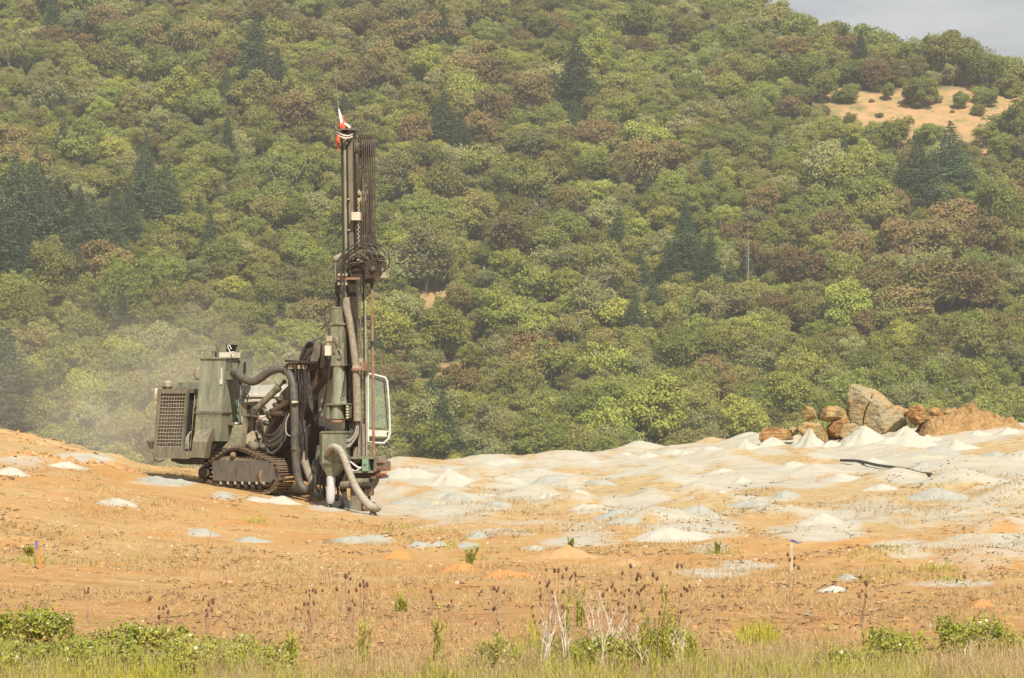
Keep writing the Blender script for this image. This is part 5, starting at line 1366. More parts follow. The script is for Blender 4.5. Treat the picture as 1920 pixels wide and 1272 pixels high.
rock(1, [(1591, 722), (1603, 716), (1618, 720), (1640, 734), (1668, 757), (1690, 775), (1700, 792), (1690, 806), (1655, 813), (1625, 808), (1598, 795), (1586, 770), (1585, 748)], YB, 1.5, 'rock_grey', 'biggest boulder of the crest pile, grey tan and wedge shaped with a dark crack', GR, 'boulder', .06, 'boulder', .2, [(1598, 742, -.25), (1621, 733, -.55), (1640, 757, -.75), (1668, 790, -.55), (1606, 786, -.45), (1640, 806, -.6), (1682, 790, -.2)], [(1637, 737), (1634, 746), (1628, 758), (1623, 770), (1620, 785), (1619, 800)])
rock(2, [(1498, 768), (1510, 762), (1527, 761), (1531, 775), (1529, 789), (1512, 792), (1500, 784)], YB - .1, .6, 'rock_tan', 'small square ochre rock at the upper left end of the split rocks', GR, rough=.03)
rock(3, [(1535, 766), (1548, 762), (1570, 764), (1588, 770), (1592, 787), (1560, 787), (1533, 787)], YB, .8, 'rock_tan', 'sunlit ochre slab touching the left side of the biggest boulder', GR, rough=.04)
rock(4, [(1494, 800), (1500, 791), (1518, 793), (1545, 793), (1552, 812), (1548, 827), (1522, 824), (1496, 822)], YB - .4, .8, 'rock_tan', 'blocky ochre rock carrying the two small slabs', GR, rough=.05)
rock(5, [(1549, 800), (1560, 790), (1583, 788), (1592, 800), (1585, 820), (1560, 828), (1548, 825)], YB + .1, .7, 'rock_red', 'shaded brown rock in the gap left of the biggest boulder', GR, rough=.05)
rock(6, [(1570, 812), (1580, 795), (1600, 793), (1612, 806), (1620, 822), (1575, 826)], YB - .5, .6, 'rock_grey', 'low grey rock half buried in white dust under the biggest boulder', GR, rough=.04)
rock(7, [(1421, 815), (1425, 802), (1440, 799), (1462, 801), (1482, 812), (1488, 826), (1450, 830), (1420, 830)], YB, .8, 'rock_red', 'rounded orange brown rock alone at the left end of the pile', GR, rough=.04)
rock(8, [(1696, 780), (1708, 763), (1722, 758), (1736, 768), (1738, 785), (1730, 802), (1705, 804)], YB + .1, .9, 'rock_red', 'pinkish tan rock just right of the biggest boulder', GR, rough=.05)
rock(9, [(1735, 795), (1748, 786), (1775, 788), (1790, 800), (1785, 812), (1745, 814), (1733, 806)], YB - .4, .6, 'rock_red', 'low orange rock at the left foot of the dirt mound', GR, rough=.06)
rock(10, [(1474, 806), (1482, 801), (1494, 803), (1497, 818), (1478, 822)], YB + .4, .5, 'rock_tan', 'small ochre rock between the lone rock and the blocky rock', GR, rough=.05)
rock(11, [(1662, 764), (1676, 760), (1698, 768), (1705, 782), (1692, 792), (1675, 780)], YB + .6, .9, 'rock_tan', 'rough ochre rock behind the right shoulder of the biggest boulder', GR, rough=.07)
for i, (px, py, w, h) in enumerate([(1752, 772, 26, 20), (1778, 776, 22, 16), (1800, 778, 20, 18), (1826, 772, 24, 22), (1850, 784, 20, 14), (1766, 800, 34, 18), (1812, 800, 22, 12), (1880, 797, 18, 10)]):
    rock(30 + i, [(px - w / 2, py + h * .4), (px - w * .45, py - h * .2), (px - w * .1, py - h * .5), (px + w * .35, py - h * .35), (px + w / 2, py + h * .3), (px, py + h * .55)], YB - .3 + .25 * (i % 3), .5, ['rock_red', 'rock_tan'][i % 2],
         ['ochre clod block at the left crown of the dirt mound', 'tan block beside the left crown of the dirt mound', 'orange block half way along the dirt mound top', 'pale block on the highest hump of the dirt mound', 'orange block right of the highest hump', 'tan flat block low on the mound front, left', 'small orange block low on the mound front, middle', 'last small pale block at the right tail of the mound'][i], 'blocks lodged in the dirt mound', rough=.035)
# dirt mound
M['mound'] = rockmat('mound earth', (.31, .165, .055), (.40, .255, .105), (.34, .18, .06))
n1_, n2_ = 220, 80
gx, gy = np.meshgrid(np.linspace(0, 1, n1_), np.linspace(0, 1, n2_))
px0, px1 = 1725, 1925
X_ = (px0 + (px1 - px0) * gx - 960) / F * YB; Y_ = YB - 1.3 + 3.6 * gy
prof_x = np.interp(px0 + (px1 - px0) * gx, [1725, 1740, 1775, 1800, 1820, 1835, 1860, 1890, 1915, 1925], [0, .34, .46, .50, .62, .52, .40, .28, .10, 0])
z__ = prof_x * np.clip(np.sin(math.pi * np.clip(gy * 1.05, 0, 1)), 0, 1) ** .8
z__ = z__ * (1 + .5 * fbm(X_ * 2.4, Y_ * 2.4, 200, 3)) + .16 * np.clip(z__ * 5, 0, 1) * np.abs(fbm(X_ * 4.5, Y_ * 4.5, 201, 4)) * 1.6 + .07 * np.clip(z__ * 5, 0, 1) * fbm(X_ * 14, Y_ * 14, 203, 2)
Z_ = T(X_, Y_) + z__ - .05 * (z__ < .02)
mo = link('dirt_mound', arr_mesh('dirt_mound', np.stack([X_.ravel() - X_.mean(), Y_.ravel() - YB, Z_.ravel() - 1.2], 1), grid_faces(n2_, n1_), True), M['mound'], None, (X_.mean(), YB, 1.2))
tag(mo, 'long rough orange dirt mound stretching right from the boulders along the crest', 'dirt mound')

# black pipe on the pad
ORG = np.zeros(3)
p_ = []
for px, py in ((1577, 868), (1610, 871), (1650, 877), (1700, 886), (1722, 892), (1745, 900)):
    x, Y = hit(px, py + 1); p_.append(np.array([x, Y, float(T(x, Y)) + .08]))
ORG = p_[0].copy(); c = MB(); c.tube(p_, .036, 10, 8)
tag(c.build('pipe', M['rubber'], None, True), 'long curved black plastic pipe lying on white dust below the big boulder', 'pipe')
# survey stakes
M['stake_orange'] = flat('orange lath', (.50, .20, .05), .8, .2, 5); M['stake_pale'] = flat('bare wood lath', (.45, .36, .21), .8, .15, 5)
M['blue'] = flat('blue ribbon', (.06, .13, .40), .6, .2, 9)
x, Y = hit(77, 1066); zb = float(T(x, Y)); ORG = np.array([x, Y, zb]); s = Y / F
st = empty('survey_stake', ORG, 'orange survey stake with a blue ribbon on the bare orange slope at left', 'stake', 'survey stakes')
c = MB(); c.bar(ORG - [0, 0, .1], ORG + [-6 * s, 0, 56 * s], .034, .016); c.build('lath', M['stake_orange'], st)
c = MB(); c.prism([ORG + [-11 * s, -.02, 52 * s], ORG + [-6 * s, -.02, 54 * s], ORG + [-6 * s, -.02, 38 * s], ORG + [-9 * s, -.02, 39 * s]], (0, -.015, 0)); c.build('ribbon', M['blue'], st)
x, Y = hit(1484, 1072); zb = float(T(x, Y)); ORG = np.array([x, Y, zb]); s = Y / F
st = empty('survey_stake', ORG, 'pale wooden survey stake with a blue ribbon near the teasels at right', 'stake', 'survey stakes')
c = MB(); c.bar(ORG - [0, 0, .1], ORG + [0, 0, 58 * s], .045, .02); c.build('lath', M['stake_pale'], st)
c = MB(); c.tube([ORG + np.array(q) * s for q in ([-3, -3, 60], [4, -3, 59], [10, -2, 55], [20, -2, 56])], [.006, .014, .016, .006], 5, 4); c.build('ribbon', M['blue'], st)
pts_ = []
for px, py, h in ((367, 1100, 0), (378, 1062, .25), (388, 1025, .5), (396, 998, .75)):
    x, Y = hit(367 + (px - 367) * .2, 1102); pts_.append(np.array([(px - 960) / F * Y, Y, CAMZ + (HOR - py) / F * Y]))
ORG = pts_[0].copy(); ORG[2] = float(T(ORG[0], ORG[1])); c = MB(); c.tube([ORG] + pts_[1:], .007, 5, 3)
tag(c.build('survey_whisker', M['stake_orange']), 'thin bent orange survey wire standing on the orange slope', 'survey wire')
# loose stones
ST = [(640, 1142, 'flat tan stone on the bare earth at centre'), ]
for i, (px, py, w, lab) in enumerate([(1040, 1142, 14, 'tan stone beside the tall teasels at centre'), (858, 1140, 18, 'flat tan stone on bare brown earth between the teasels'), (1562, 1182, 22, 'rounded pale stone on brown earth right of centre, near the weeds'),
                                  (1512, 1158, 16, 'dark stone on brown earth below the pale survey stake'), (698, 1214, 16, 'dark stone among weeds at the lower middle'), (1676, 1132, 16, 'pale flat stone on brown earth at right'),
                                  (565, 1172, 20, 'pale stone on the bare slope left of the teasel stand'), (950, 1205, 22, 'pinkish stone among the green weeds at lower centre'), (415, 1200, 22, 'orange brown clod above the brambles at left'), (240, 1180, 12, 'small grey stone near the bramble patch')]):
    x, Y = hit(px, py); s = Y / F; cx_, cy_ = 960 + F * x / Y, HOR - F * (float(T(x, Y)) - CAMZ) / Y
    rock(60 + i, [(cx_ - w / 2, cy_ + 1), (cx_ - w * .35, cy_ - w * .35), (cx_, cy_ - w * .5), (cx_ + w * .4, cy_ - w * .3), (cx_ + w / 2, cy_ + 1), (cx_, cy_ + 3)], Y, w * s * .8, 'rock_tan' if i % 3 else 'rock_grey', lab, 'loose stones on the pad', 'stone', .012, 'stone')

# clods, chips and litter of the churned surface
def scatter(n, ylo, yhi, seed, power=1.0, ulim=.2):
    rg = np.random.default_rng(seed)
    Y = ylo + (yhi - ylo) * rg.random(n) ** power; x = rg.uniform(-ulim, ulim, n) * Y
    return x, Y
def clods(n, seed, lo, hi, mat, name, label, ylo=24, yhi=92, mask=None):
    rg = np.random.default_rng(seed); x, Y = scatter(n, ylo, yhi, seed)
    dens = fbm(x / 1.7, Y / 1.7, seed + 5, 3); keep = rg.random(n) < np.clip(.25 + 1.3 * dens, .03, 1)
    if mask is not None: keep &= mask(x, Y, rg)
    x, Y = x[keep], Y[keep]; n = len(x); z = T(x, Y)
    r = lo * (hi / lo) ** (rg.random(n) ** 2.5)
    base = np.array([[1, 0, 0], [-.5, .87, 0], [-.5, -.87, 0], [0, 0, 1.0], [.5, -.6, .6], [-.6, .4, .5]])
    V = base[None] * (1 + .5 * rg.uniform(-1, 1, (n, 6, 1))) * r[:, None, None] * np.stack([rg.uniform(.7, 1.5, n), rg.uniform(.7, 1.2, n), rg.uniform(.4, .9, n)], 1)[:, None, :]
    a = rg.uniform(0, 6.28, n); ca, sa = np.cos(a)[:, None], np.sin(a)[:, None]
    V = np.stack([V[..., 0] * ca - V[..., 1] * sa + x[:, None], V[..., 0] * sa + V[..., 1] * ca + Y[:, None], V[..., 2] + z[:, None] - r[:, None] * .1], 2)
    fc = np.array([[0, 1, 5], [0, 5, 3], [0, 3, 4], [0, 4, 2], [1, 2, 5], [5, 2, 3], [2, 4, 3]])
    Fq = (np.arange(n)[:, None, None] * 6 + fc[None]).reshape(-1, 3)
    return tag(link(name, arr_mesh(name, V.reshape(-1, 3), Fq), M[mat]), label, kind='stuff')
M['clodo'] = flat('orange clods', (.44, .23, .09), .95, .35, 2.0)
M['clod'] = flat('dry clods', (.36, .20, .085), .95, .35, 2.0)
M['chip'] = flat('pale chips', (.40, .32, .21), .95, .25, 2.0)
clods(42000, 31, .010, .045, 'clod', 'dirt_clods', 'brown clods of dry earth strewn over the pad')
clods(14000, 33, .05, .16, 'clodo', 'rubble', 'orange clods and broken rock along the left crest and around the boulders', 60, 90, lambda x, Y, rg: rg.random(len(x)) < np.clip(1.2 * np.exp(-((960 + F * x / Y - 110) / 150) ** 2 - ((Y - 69) / 4.5) ** 2) + .8 * np.exp(-((960 + F * x / Y - 1800) / 120) ** 2 - ((Y - 84) / 1.6) ** 2) + .008, 0, 1))
clods(12000, 32, .012, .045, 'chip', 'rock_chips', 'pale rock chips strewn over the pad', 40, 92)

def litter(n, seed, mat, name, label):
    rg = np.random.default_rng(seed); x, Y = scatter(n, 24, 80, seed)
    keep = rg.random(n) < np.clip(fbm(x / 1.2, Y / 1.8, seed, 3) * 1.5 + .15, .02, 1); x, Y = x[keep], Y[keep]; n = len(x)
    a = rg.uniform(0, 6.28, n); L = rg.uniform(.03, .16, n); w = rg.uniform(.003, .008, n) * (1 + Y / 60); z0 = T(x, Y) + .008
    x1, y1 = x + np.cos(a) * L, Y + np.sin(a) * L; z1 = T(x1, y1) + rg.uniform(.005, .06, n)
    V = np.stack([np.stack([x, Y, z0], 1), np.stack([x - np.sin(a) * w, Y + np.cos(a) * w, z0 + w], 1), np.stack([x1, y1, z1], 1), np.stack([x + np.sin(a) * w, Y - np.cos(a) * w, z0 + w * 1.5], 1)], 1).reshape(-1, 3)
    k = np.arange(n)[:, None] * 4
    return tag(link(name, arr_mesh(name, V, np.concatenate([k + [0, 1, 2], k + [0, 2, 3], k + [1, 3, 2]])), M[mat]), label, kind='stuff')
M['twig'] = flat('dead twigs', (.13, .085, .05), .9, .4, 3)
litter(15000, 91, 'twig', 'plant_litter', 'dark dead twigs and bits of plant lying on the earth')
litter(6000, 92, 'chip', 'straw_litter', 'pale loose straw lying on the earth')

# ------------------------------------------------------------------ grass, weeds, teasels, brambles
def blades(x, Y, hgt, wid, rg, bend=.5, seg=2, lean=None):
    n = len(x); z = T(x, Y) - .01
    a = rg.uniform(0, 6.28, n); d = np.stack([np.cos(a), np.sin(a), np.zeros(n)], 1)
    f = rg.uniform(0, 6.28, n); w = np.stack([np.cos(f), np.sin(f), np.zeros(n)], 1) * wid[:, None]
    b0 = np.stack([x, Y, z], 1); be = rg.uniform(.1, 1, n)[:, None] * bend * hgt[:, None]
    mid = b0 + d * be * .35 + np.array([0, 0, 1]) * hgt[:, None] * .55; tip = b0 + d * be + np.array([0, 0, 1]) * hgt[:, None] * rg.uniform(.7, 1, (n, 1))
    V = np.stack([b0 - w, b0 + w, mid + w * .75, mid - w * .75, tip], 1).reshape(-1, 3)
    k = np.arange(n)[:, None] * 5
    return V, np.concatenate([k + [0, 1, 2], k + [0, 2, 3], k + [3, 2, 4]])
def grassmat(name, stops, trans=.3):
    m, nt, out = new_mat(name)
    n1 = noise(nt, 1.3, 5, rough=.75); col = ramp(nt, n1, stops)
    n2 = noise(nt, 40, 2); col = mixc(nt, 1, col, ramp(nt, n2, [(.3, (.6,) * 3), (.7, (1.35,) * 3)]), 'MULTIPLY')
    d = nt.nodes.new('ShaderNodeBsdfDiffuse'); t = nt.nodes.new('ShaderNodeBsdfTranslucent'); nt.links.new(col, d.inputs[0]); nt.links.new(col, t.inputs[0])
    mx = nt.nodes.new('ShaderNodeMixShader'); mx.inputs[0].default_value = trans; nt.links.new(d.outputs[0], mx.inputs[1]); nt.links.new(t.outputs[0], mx.inputs[2]); nt.links.new(mx.outputs[0], out.inputs[0])
    return m
M['dry'] = grassmat('dry straw', [(.3, (.38, .25, .13)), (.5, (.48, .36, .19)), (.7, (.42, .36, .15))])
M['dryp'] = grassmat('purplish dry grass', [(.3, (.46, .31, .19)), (.5, (.55, .42, .24)), (.7, (.50, .45, .17))], .45)
M['grass'] = grassmat('fresh grass', [(.3, (.28, .32, .055)), (.5, (.42, .42, .085)), (.7, (.52, .46, .14))], .4)
M['mustard'] = grassmat('yellow flowering weed', [(.3, (.30, .34, .05)), (.7, (.52, .46, .06))])
M['stalk'] = flat('bleached stalks', (.58, .50, .40), .9, .2, 6)
M['teasel'] = flat('brown teasel heads', (.115, .055, .03), .9, .3, 20)
M['tstem'] = flat('dry teasel stems', (.34, .22, .13), .9, .25, 9)
M['leaf_b'] = grassmat('bramble leaves', [(.3, (.20, .24, .045)), (.5, (.34, .36, .07)), (.7, (.50, .45, .12))], .45)
M['leaf_w'] = grassmat('pale leaf undersides', [(.3, (.45, .50, .32)), (.7, (.62, .62, .45))], .3)
M['cane'] = flat('bramble canes', (.20, .12, .07), .8, .3, 6)
def pyof(x, Y): return 960 + F * x / Y, HOR - F * (T(x, Y, False) - CAMZ) / Y
def grass(name, n, seed, mat, label, hlo, hhi, ylo, yhi, dens, bend=.6, wid=.004, per=7, spread=.10, upright=False):
    rg = np.random.default_rng(seed); x, Y = scatter(n, ylo, yhi, seed)
    px, py = pyof(x, Y); keep = rg.random(n) < dens(px, py, x, Y)
    x, Y = x[keep], Y[keep]; n = len(x)
    x = (x[:, None] + rg.normal(0, spread, (n, per))).ravel(); Y = (Y[:, None] + rg.normal(0, spread, (n, per))).ravel()
    h = hlo + (hhi - hlo) * rg.random(len(x)) ** 1.6
    V, Fq = blades(x, Y, h, rg.uniform(.6, 1.4, len(x)) * wid * (1 + Y / 60), rg, bend)
    return tag(link(name, arr_mesh(name, V, Fq), M[mat]), label, kind='stuff')
g2 = lambda px, py, cx, cy, a, b_: np.exp(-((px - cx) / a) ** 2 - ((py - cy) / b_) ** 2)
nz = lambda x, Y, s, k: np.clip(fbm(x / s, Y / s, k, 3) * 1.6 + .45, 0, 1)
grass('dry_grass', 30000, 51, 'dry', 'thin dry straw tufts over the orange earth', .03, .14, 25, 90, lambda px, py, x, Y: (nz(x, Y, 2.5, 1) ** 2 * .8 + .05) * (.3 + .7 * (py > 880)), 1.4, .003, 6, .12)
grass('low_green_grass', 9000, 52, 'grass', 'sparse low green grass patches below the rig and on the right slope', .05, .2, 26, 70,
      lambda px, py, x, Y: nz(x, Y, 1.2, 2) * np.clip(g2(px, py, 490, 975, 60, 14) + g2(px, py, 770, 1000, 70, 14) + g2(px, py, 620, 990, 50, 12) + .8 * g2(px, py, 870, 1040, 90, 20) + .7 * g2(px, py, 1760, 1065, 190, 32) + .4 * g2(px, py, 1600, 1060, 200, 35) + .3 * g2(px, py, 400, 1050, 300, 40) + .5 * g2(px, py, 1350, 1040, 60, 20) + .25 * g2(px, py, 1100, 1050, 120, 40) + .5 * g2(px, py, 60, 1040, 80, 30) + .5 * g2(px, py, 280, 1060, 60, 14), 0, 1), .8, .004, 8, .1)
edge = lambda px: 1205 + 22 * np.sin(px / 170.0) - 30 * np.exp(-((px - 1150) / 260) ** 2) - 25 * np.exp(-((px - 60) / 260) ** 2) + 42 * np.exp(-((px - 680) / 170) ** 2)
fore = lambda px, py, x, Y: np.clip((py - edge(px)) / 50 - .15 + 1.0 * fbm(x / 1.1, Y / 1.1, 5, 3), 0, 1)
grass('foreground_dry_grass', 11500, 53, 'dryp', 'purplish dry seed grass thick along the lower edge', .12, .42, 23.5, 36, lambda px, py, x, Y: fore(px, py, x, Y) * (.03 + .97 * nz(x, Y, .8, 6) ** 1.5), .5, .0022, 9, .08)
grass('foreground_green_grass', 8500, 54, 'grass', 'fresh green grass and weeds along the lower edge', .10, .42, 24, 37,
      lambda px, py, x, Y: np.clip(fore(px, py, x, Y) * nz(x, Y, .7, 7) * (.45 + .7 * g2(px, py, 1150, 1250, 330, 100) + .5 * g2(px, py, 150, 1240, 400, 90) + .3 * g2(px, py, 1500, 1240, 200, 90)), 0, 1), .4, .0035, 9, .07)
grass('yellow_weeds', 5200, 55, 'mustard', 'yellow green flowering weeds in loose patches along the lower edge', .10, .36, 25, 34,
      lambda px, py, x, Y: np.clip(1.2 * g2(px, py, 1415, 1200, 60, 30) * nz(x, Y, .35, 19) + .8 * g2(px, py, 1000, 1190, 30, 50) + .35 * g2(px, py, 800, 1250, 300, 25) + .35 * nz(x, Y, .7, 12) ** 2 * fore(px, py, x, Y) * g2(px, py, 200, 1240, 500, 90) + .4 * nz(x, Y, .7, 14) * g2(px, py, 1200, 1230, 250, 70), 0, 1), .35, .0045, 10, .06)
# tall single grass stands that rise over the bare earth
def stalk_plant(px, py, htpx, mat, name, label, cat, seed, nst=7, wid=.006, group=None, curve=.15, twigs=0, leaves=0):
    global ORG
    rg = np.random.default_rng(seed); x, Y = hit(px, py, 18); z = float(T(x, Y)); ORG = np.array([x, Y, z]); s = Y / F
    c = MB()
    for i in range(nst):
        h = htpx * s * rg.uniform(.55, 1); ph = rg.uniform(0, 6.28); d = np.array([math.cos(ph), math.sin(ph), 0]) * h * curve * rg.uniform(.2, 1)
        b0 = ORG + np.array([rg.normal(0, .03), rg.normal(0, .03), -.03])
        c.tube([b0, b0 + d * .3 + [0, 0, h * .5], b0 + d + [0, 0, h]], [wid, wid * .7, wid * .25], 4, 3)
        for t in range(twigs):
            f_ = rg.uniform(.45, .95); q = b0 + d * f_ * f_ + [0, 0, h * f_]; an = rg.uniform(0, 6.28)
            c.tube([q, q + np.array([math.cos(an) * .05, math.sin(an) * .05, .07]) * rg.uniform(.6, 1.6)], [wid * .5, wid * .2], 4)
        for t in range(leaves):
            f_ = rg.uniform(.1, .95); q = b0 + d * f_ * f_ + [0, 0, h * f_]; an = rg.uniform(0, 6.28); L = rg.uniform(.03, .08)
            dd = np.array([math.cos(an), math.sin(an), .9]) * L; w_ = np.array([-math.sin(an), math.cos(an), 0]) * .008
            c.add([q - w_, q + w_, q + dd * .6 + w_, q + dd * 1.2, q + dd * .6 - w_], [(0, 1, 2, 3, 4)])
    o = c.build(name, M[mat]); return tag(o, label, cat, group)
for i, (px, py, h, lab) in enumerate([(752, 1145, 44, 'small green weed tuft alone on the brown earth right of centre left'), (820, 1245, 125, 'tall slim green grass spike left of the tall dry stalks'), (683, 1250, 100, 'slim green spike at lower middle among sparse weeds'),
                                    (1090, 1180, 90, 'green spiky weed beside the centre teasels'), (1245, 1262, 180, 'tallest stand of fresh green grass at lower centre'), (1215, 1265, 150, 'green grass stand left of the tallest one'), (1062, 1210, 120, 'green spike behind the dry stalk cluster'),
                                    (552, 1262, 95, 'single green weed spike at the lower left of the teasels'), (1638, 1215, 40, 'green spike at the left end of the right bramble'), (1300, 1262, 90, 'green grass clump right of the dry stalks'), (930, 1262, 90, 'green grass clump at the foot of the centre weeds')]):
    stalk_plant(px, py, h, 'grass', 'grass_stand', lab, 'grass', 700 + i, 9, .006, 'tall green stands in the foreground', .18, 0, 10)
for i, (px, py, h, k, lab) in enumerate([(1028, 1262, 165, 6, 'bleached dry stalk cluster, leftmost and densest of the pale stalks'), (1152, 1250, 150, 7, 'bleached dry stalks fanning apart at lower centre'), (1180, 1255, 110, 5, 'pale dry stalks leaning right beside the fanned ones'),
                                       (1215, 1268, 110, 2, 'pair of straight pale stalks in the green grass'), (1820, 1255, 60, 2, 'thin pale stalk rising through the right bramble'), (1108, 1225, 125, 4, 'thin pale stalks leaning left above the fanned ones'), (1060, 1268, 190, 4, 'tallest thin pale stalks between the dense cluster and the fanned ones'), (1012, 1268, 140, 3, 'short pale stalks just left of the dense cluster'), (1275, 1268, 120, 3, 'thin pale stalks right of the tallest green grass'), (1128, 1268, 175, 3, 'upright pale stalks left of the fanned ones')]):
    stalk_plant(px, py, h, 'stalk', 'dry_stalks', lab, 'dry stalks', 730 + i, k, .007, 'bleached dry stalks in the foreground', .38, 4)
# teasels
def head_mesh():
    c = MB(); c.prof((0, 0, -.028), (0, 0, .034), [(0, .004), (.1, .012), (.35, .0165), (.65, .015), (.9, .008), (1, .002)], 9)
    for k in range(7):
        a = k * .9; c.tube([(0, 0, -.026), (math.cos(a) * .02, math.sin(a) * .02, -.015), (math.cos(a) * .026, math.sin(a) * .026, .02)], [.002, .0014, .0006], 3)
    for k in range(26):
        a = k * 2.4; zz = -.02 + .05 * k / 26; r_ = .016 * math.sin(math.pi * (k + 3) / 32)
        c.tube([(math.cos(a) * r_, math.sin(a) * r_, zz), (math.cos(a) * (r_ + .006), math.sin(a) * (r_ + .006), zz + .004)], [.0016, .0004], 3)
    return mesh_of(c, 'seed_head')
HM = head_mesh(); HM.materials.append(M['teasel'])
TEA = [(1020,1262,[(1025,1070),(1040,1071),(1047,1070),(1030,1090),(1062,1067),(1072,1080),(1069,1086)]),(1075,1262,[(1078,1078),(1080,1094),(1055,1086),(1056,1112),(1012,1096),(1026,1101)]),
 (1012,1250,[(1013,1137),(1036,1113),(1013,1118),(1038,1124)]),(1045,1258,[(1000,1155),(1003,1168),(1013,1167),(1060,1158),(1054,1140)]),
 (1180,1262,[(1182,1062),(1196,1078),(1201,1083),(1193,1086),(1166,1075),(1224,1079)]),(1200,1262,[(1205,1106),(1202,1110),(1196,1114),(1199,1117),(1209,1102),(1233,1088)]),
 (1140,1240,[(1139,1107),(1154,1108),(1165,1112),(1170,1116),(1147,1098),(1131,1117)]),(1178,1258,[(1179,1106),(1178,1138),(1191,1138),(1159,1130),(1150,1144)]),
 (1225,1258,[(1248,1113),(1226,1124),(1236,1148),(1241,1109)]),(1275,1255,[(1270,1061),(1277,1115),(1276,1146),(1279,1062)]),
 (930,1215,[(927,1104),(935,1102),(932,1108),(925,1103),(945,1112),(903,1110),(898,1117)]),(928,1225,[(928,1140),(925,1143),(934,1170),(892,1169)]),
 (580,1225,[(580,1107),(586,1106),(591,1109),(575,1108),(582,1114),(605,1106)]),(575,1220,[(578,1132),(588,1131),(570,1133),(577,1148),(556,1139)]),
 (650,1235,[(648,1082),(654,1080),(657,1090),(648,1086),(632,1108)]),(680,1235,[(680,1096),(684,1102),(688,1101),(676,1100),(667,1112),(655,1112)]),(662,1240,[(657,1147),(665,1138),(654,1146),(661,1131)]),
 (390,1230,[(381,1126),(390,1137),(397,1132),(388,1146),(396,1147),(398,1134),(387,1156)]),(312,1220,[(308,1142),(311,1139),(316,1150),(300,1142),(298,1160)]),(164,1200,[(158,1114),(164,1108),(165,1112)]),
 (282,1200,[(278,1126),(281,1124)]),(1484,1240,[(1476,1043),(1482,1054),(1490,1051),(1489,1063),(1496,1068)]),(1618,1245,[(1616,1085),(1621,1093),(1623,1096),(1619,1112),(1609,1118),(1622,1117)]),
 (1812,1225,[(1811,1081),(1797,1089)]),(1338,1200,[(1339,1118),(1356,1120)]),(1295,1225,[(1283,1102),(1294,1100),(1289,1107)]),(810,1215,[(808,1110),(812,1120)]),(845,1232,[(846,1130),(840,1139)])]
for i, (px, py, heads) in enumerate(TEA):
    rg = random.Random(i); x, Y = hit(px, py, 18); z = float(T(x, Y)); ORG = np.array([x, Y, z]); s = Y / F
    nh = len(heads)
    plc = ('at the far left' if px < 260 else 'left of the weeds at lower left' if px < 500 else 'in the left stand below the rig' if px < 620 else 'in the stand below the rig foot' if px < 720 else 'in the small group at middle' if px < 960 else 'in the dense centre stand, left side' if px < 1100 else 'in the dense centre stand, right side' if px < 1260 else 'right of the centre stand' if px < 1400 else 'beside the pale survey stake' if px < 1550 else 'alone on the bare earth at right' if px < 1700 else 'at far right above the bramble')
    top = min(h[1] for h in heads); tl = 'tall' if py - top > 170 else 'short' if py - top < 110 else 'medium'
    t = empty('teasel', ORG, f"{tl} dry teasel with {nh} brown seed heads {plc}", 'teasel', 'dry teasels in the foreground')
    c = MB()
    tops = []
    for hx_, hy_ in heads:
        q = ORG + np.array([(hx_ - px) * s, rg.uniform(-.12, .12), (py - hy_) * s - .03]); tops.append(q)
    tall = max(tops, key=lambda q: q[2]); fork0 = lerp(ORG, tall, .45) + np.array([0.01, 0, 0])
    c.tube([ORG - [0, 0, .05], lerp(ORG, tall, .25) + [.02, 0, 0], fork0, lerp(fork0, tall, .6), tall], [.007, .006, .005, .0035, .003], 5, 3)
    for q in tops:
        if q is tall: continue
        f0 = lerp(ORG, tall, rg.uniform(.35, .6)) if q[2] > fork0[2] else lerp(ORG, tall, .25)
        c.tube([f0, lerp(f0, q, .5) + np.array([(q[0] - f0[0]) * .22, 0, 0]), q], [.004, .003, .0025], 4, 3)
    for k in range(6):
        f_ = rg.uniform(.2, .8); q = lerp(ORG, tall, f_); an = rg.uniform(0, 6.28)
        c.tube([q, q + np.array([math.cos(an) * .06, math.sin(an) * .06, .05]), q + np.array([math.cos(an) * .12, math.sin(an) * .12, .02])], [.003, .002, .001], 3, 2)
    c.build('stem', M['tstem'], t)
    for q in tops:
        hsc = rg.uniform(.65, .98); h = link('seed_head', HM, None, t, tuple(q + np.array([0, 0, .03]) - ORG)); h.scale = (hsc * .82, hsc * .82, hsc); h.rotation_euler = (rg.uniform(-.3, .3), rg.uniform(-.3, .3), 0)
